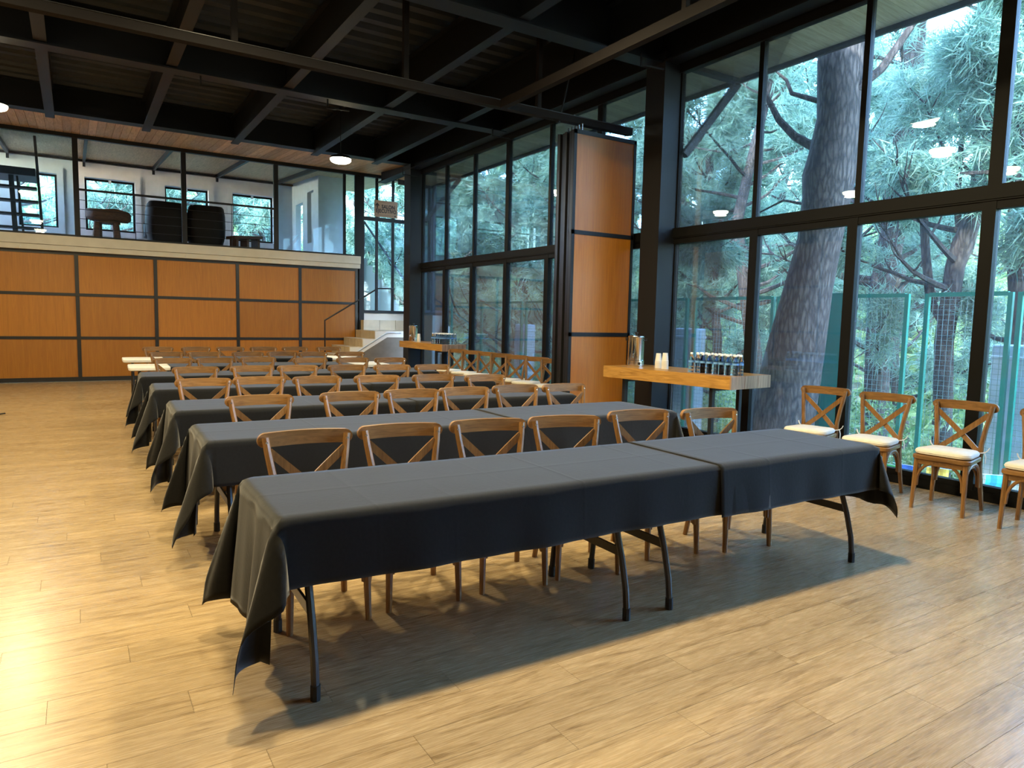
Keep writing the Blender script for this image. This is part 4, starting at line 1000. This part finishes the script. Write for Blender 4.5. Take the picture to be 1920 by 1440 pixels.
for i, (x, y, hgt, lb) in enumerate(spots):
    z = float(gz(np.array(x), np.array(y)))-.2; rs = random.Random(i+50); q = math.hypot(x, y)
    tr_ = [(x+.25*math.sin(k*1.3+i), y+.25*math.cos(k*1.7+i), z+hgt*k/5, .19*(1-.15*k)+.02) for k in range(6)]
    far_ = q > 22
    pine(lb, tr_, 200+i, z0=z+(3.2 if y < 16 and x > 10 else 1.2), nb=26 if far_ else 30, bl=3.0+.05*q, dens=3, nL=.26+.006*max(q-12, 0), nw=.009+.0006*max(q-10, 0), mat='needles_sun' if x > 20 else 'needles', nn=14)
# hillside foliage (uncountable)
rng = np.random.default_rng(5); M_ = 26000
px = np.concatenate([rng.uniform(19, 62, M_*3//4), rng.uniform(-25, 30, M_//4)]); py = np.concatenate([rng.uniform(-20, 70, M_*3//4), rng.uniform(36, 80, M_//4)])
pz = gz(px, py)+rng.gamma(1.6, .7, len(px))
Dv = rng.normal(size=(len(px), 3)); Dv[:, 2] = abs(Dv[:, 2]); Dv /= np.linalg.norm(Dv, axis=1, keepdims=True)
V = tufts(np.stack([px, py, pz], 1), Dv, rng, 8, .75, .085, 1.0, .1)
tag(tri_mesh('hillside_foliage', V, 'leaves'), 'sunlit yellow-green foliage covering the hillside', 'foliage', None, 'stuff')
# undergrowth behind the fence
M_ = 5200
px = rng.uniform(9.3, 13.5, M_); py = rng.uniform(-1, 26, M_); pz = gz(px, py)+rng.uniform(0, 1, M_)*(.35+.75*(np.sin(py*2.1)*np.sin(px*3+1) > -.1))
Dv = rng.normal(size=(M_, 3)); Dv[:, 2] = abs(Dv[:, 2])+.3; Dv /= np.linalg.norm(Dv, axis=1, keepdims=True)
tag(tri_mesh('undergrowth', tufts(np.stack([px, py, pz], 1), Dv, rng, 10, .11, .022, 1.0, .0), 'leaves'), 'leafy green undergrowth at the foot of the pines', 'foliage', None, 'stuff')
# --- green fence
FX = 9.0
fe = thing('wire_fence', 'green tube fence with square wire mesh beyond the windows', 'fence', (FX, 0, -.6))
edges = [17.6, 15.95, 13.9, 13.6, 11.0, 8.5, 8.2, 7.2, 5.75, 4.75, 4.98, 3.75, 2.2, .2]
frames = [(17.6, 15.9), (15.86, 13.95), (13.75, 11.2), (11.1, 8.66), (8.48, 6.9), (6.8, 6.05), (5.60, 4.88), (4.63, 3.72), (3.62, 1.9), (1.8, 0)]
for a, b in frames:
    for y in (a, b): MB().box(-.025, .025, y-.025, y+.025, 0, 2.52).build('post', 'fence_green', fe)
    MB().box(-.025, .025, b+.025, a-.025, 2.48, 2.53).build('rail', 'fence_green', fe)
    MB().box(-.02, .02, b+.025, a-.025, .12, .16).build('rail', 'fence_green', fe)
    w = MB(); k = int((a-b)/.062)
    for i in range(1, k): 
        yy = b+(a-b)*i/k; w.box(-.0018, .0018, yy-.0018, yy+.0018, .15, 2.49)
    for i in range(1, 38): w.box(-.0018, .0018, b+.02, a-.02, .15+i*.062-.0018, .15+i*.062+.0018)
    tag(w.build('wire_mesh', 'fence_wire', fe), kind='stuff')
MB().box(-.05, .07, 5.66, 5.98, 0, 2.55).build('gate_post', 'fence_green', fe)
# --- concrete posts
def cpost(label, x, y, w, ztop, z0=-1.2):
    t = thing('concrete_post', label, 'post', (x, y, z0)); H = ztop-z0
    MB().bbox(-.16, .16, -w/2, w/2, 0, H-.04, .015).build('shaft', 'concrete_blue', t)
    MB().bbox(-.17, .17, -w/2-.01, w/2+.01, H-.22, H-.17, .01).build('collar', 'concrete_blue', t)
    for s in (-1, 1): MB().box(-.175, -.16, s*w*.34-w*.10, s*w*.34+w*.10, .4, H-.45).build('rib', 'concrete_blue', t)
    MB().box(-.175, -.16, -w*.24, w*.24, H-.60, H-.45).build('rib', 'concrete_blue', t)
    return t
cpost('pale bluish concrete post outside, left of the near bottles', 9.3, 8.85, .46, 1.44)
cpost('pale concrete post at the right edge outside', 9.3, 3.62, .62, 1.36)
cpost('pale concrete post outside behind the far chairs', 9.3, 14.25, .44, 1.42)
wpx = thing('white_pillar', 'white outdoor pillar with dark rounded cap beside far column', 'pillar', (7.45, 15.55, -.4))
MB().bbox(-.17, .17, -.3, .3, 0, 1.95, .01).build('shaft', 'stair_white', wpx)
MB().bbox(-.20, .20, -.33, .33, 1.95, 2.07, .05).build('cap', 'slate_cap', wpx, True)
dp = thing('downpipe', 'dark drain pipe running from the eave beside the far column', 'pipe', (7.3, 15.3, -.3))
MB().tube([(0, 0, 1.9), (0, 0, 4.75), (.04, 0, 4.9)], .04, 10).build('pipe', 'slate_cap', dp, True)
MB().tube([(-.06, 0, 2.9), (.1, 0, 2.9)], .05, 8).build('bracket', 'slate_cap', dp, True)
# --- paper flags
for i, (cn, y, z, s) in enumerate((('green', 4.62, -.16, .24), ('blue', 4.36, -.13, .22), ('yellow', 4.02, -.10, .22), ('red', 3.68, -.20, .20), ('cyan', 3.42, -.06, .22), ('green', 3.95, -.36, .20))):
    lb = {'green': ('green paper flag behind the leftmost visible window chair leg', 'green paper flag low between the yellow and red ones')[i > 3], 'blue': 'blue paper flag beside the fence foot', 'yellow': 'yellow paper flag under the fully visible chair', 'red': 'red paper flag near the black door stile', 'cyan': 'light blue paper flag at the right edge'}[cn]
    t = thing('paper_flag', lb, 'flag', (8.3, y, z), .2*i, 'paper flags on a string')
    pts = [(-s/2+s*k/8, .01*math.sin(k*1.7+i)) for k in range(9)]; mb = MB()
    V = []; F = []
    for j in range(5):
        for k, (a, b) in enumerate(pts): V.append((b+.012*j*math.sin(i+j), a, -s*.75*j/4-(.02 if (j == 4 and k % 2) else 0)))
    F = [(j*9+k, j*9+k+1, j*9+k+10, j*9+k+9) for j in range(4) for k in range(8)]
    o = mb.add(V, F).build('paper', 'flag_'+cn, t); md = o.modifiers.new('thick', 'SOLIDIFY'); md.thickness = .001
    MB().tube([(0, -s/2-.05, 0), (0, s/2+.05, .005)], .003, 4).build('string', 'cap_white', t)
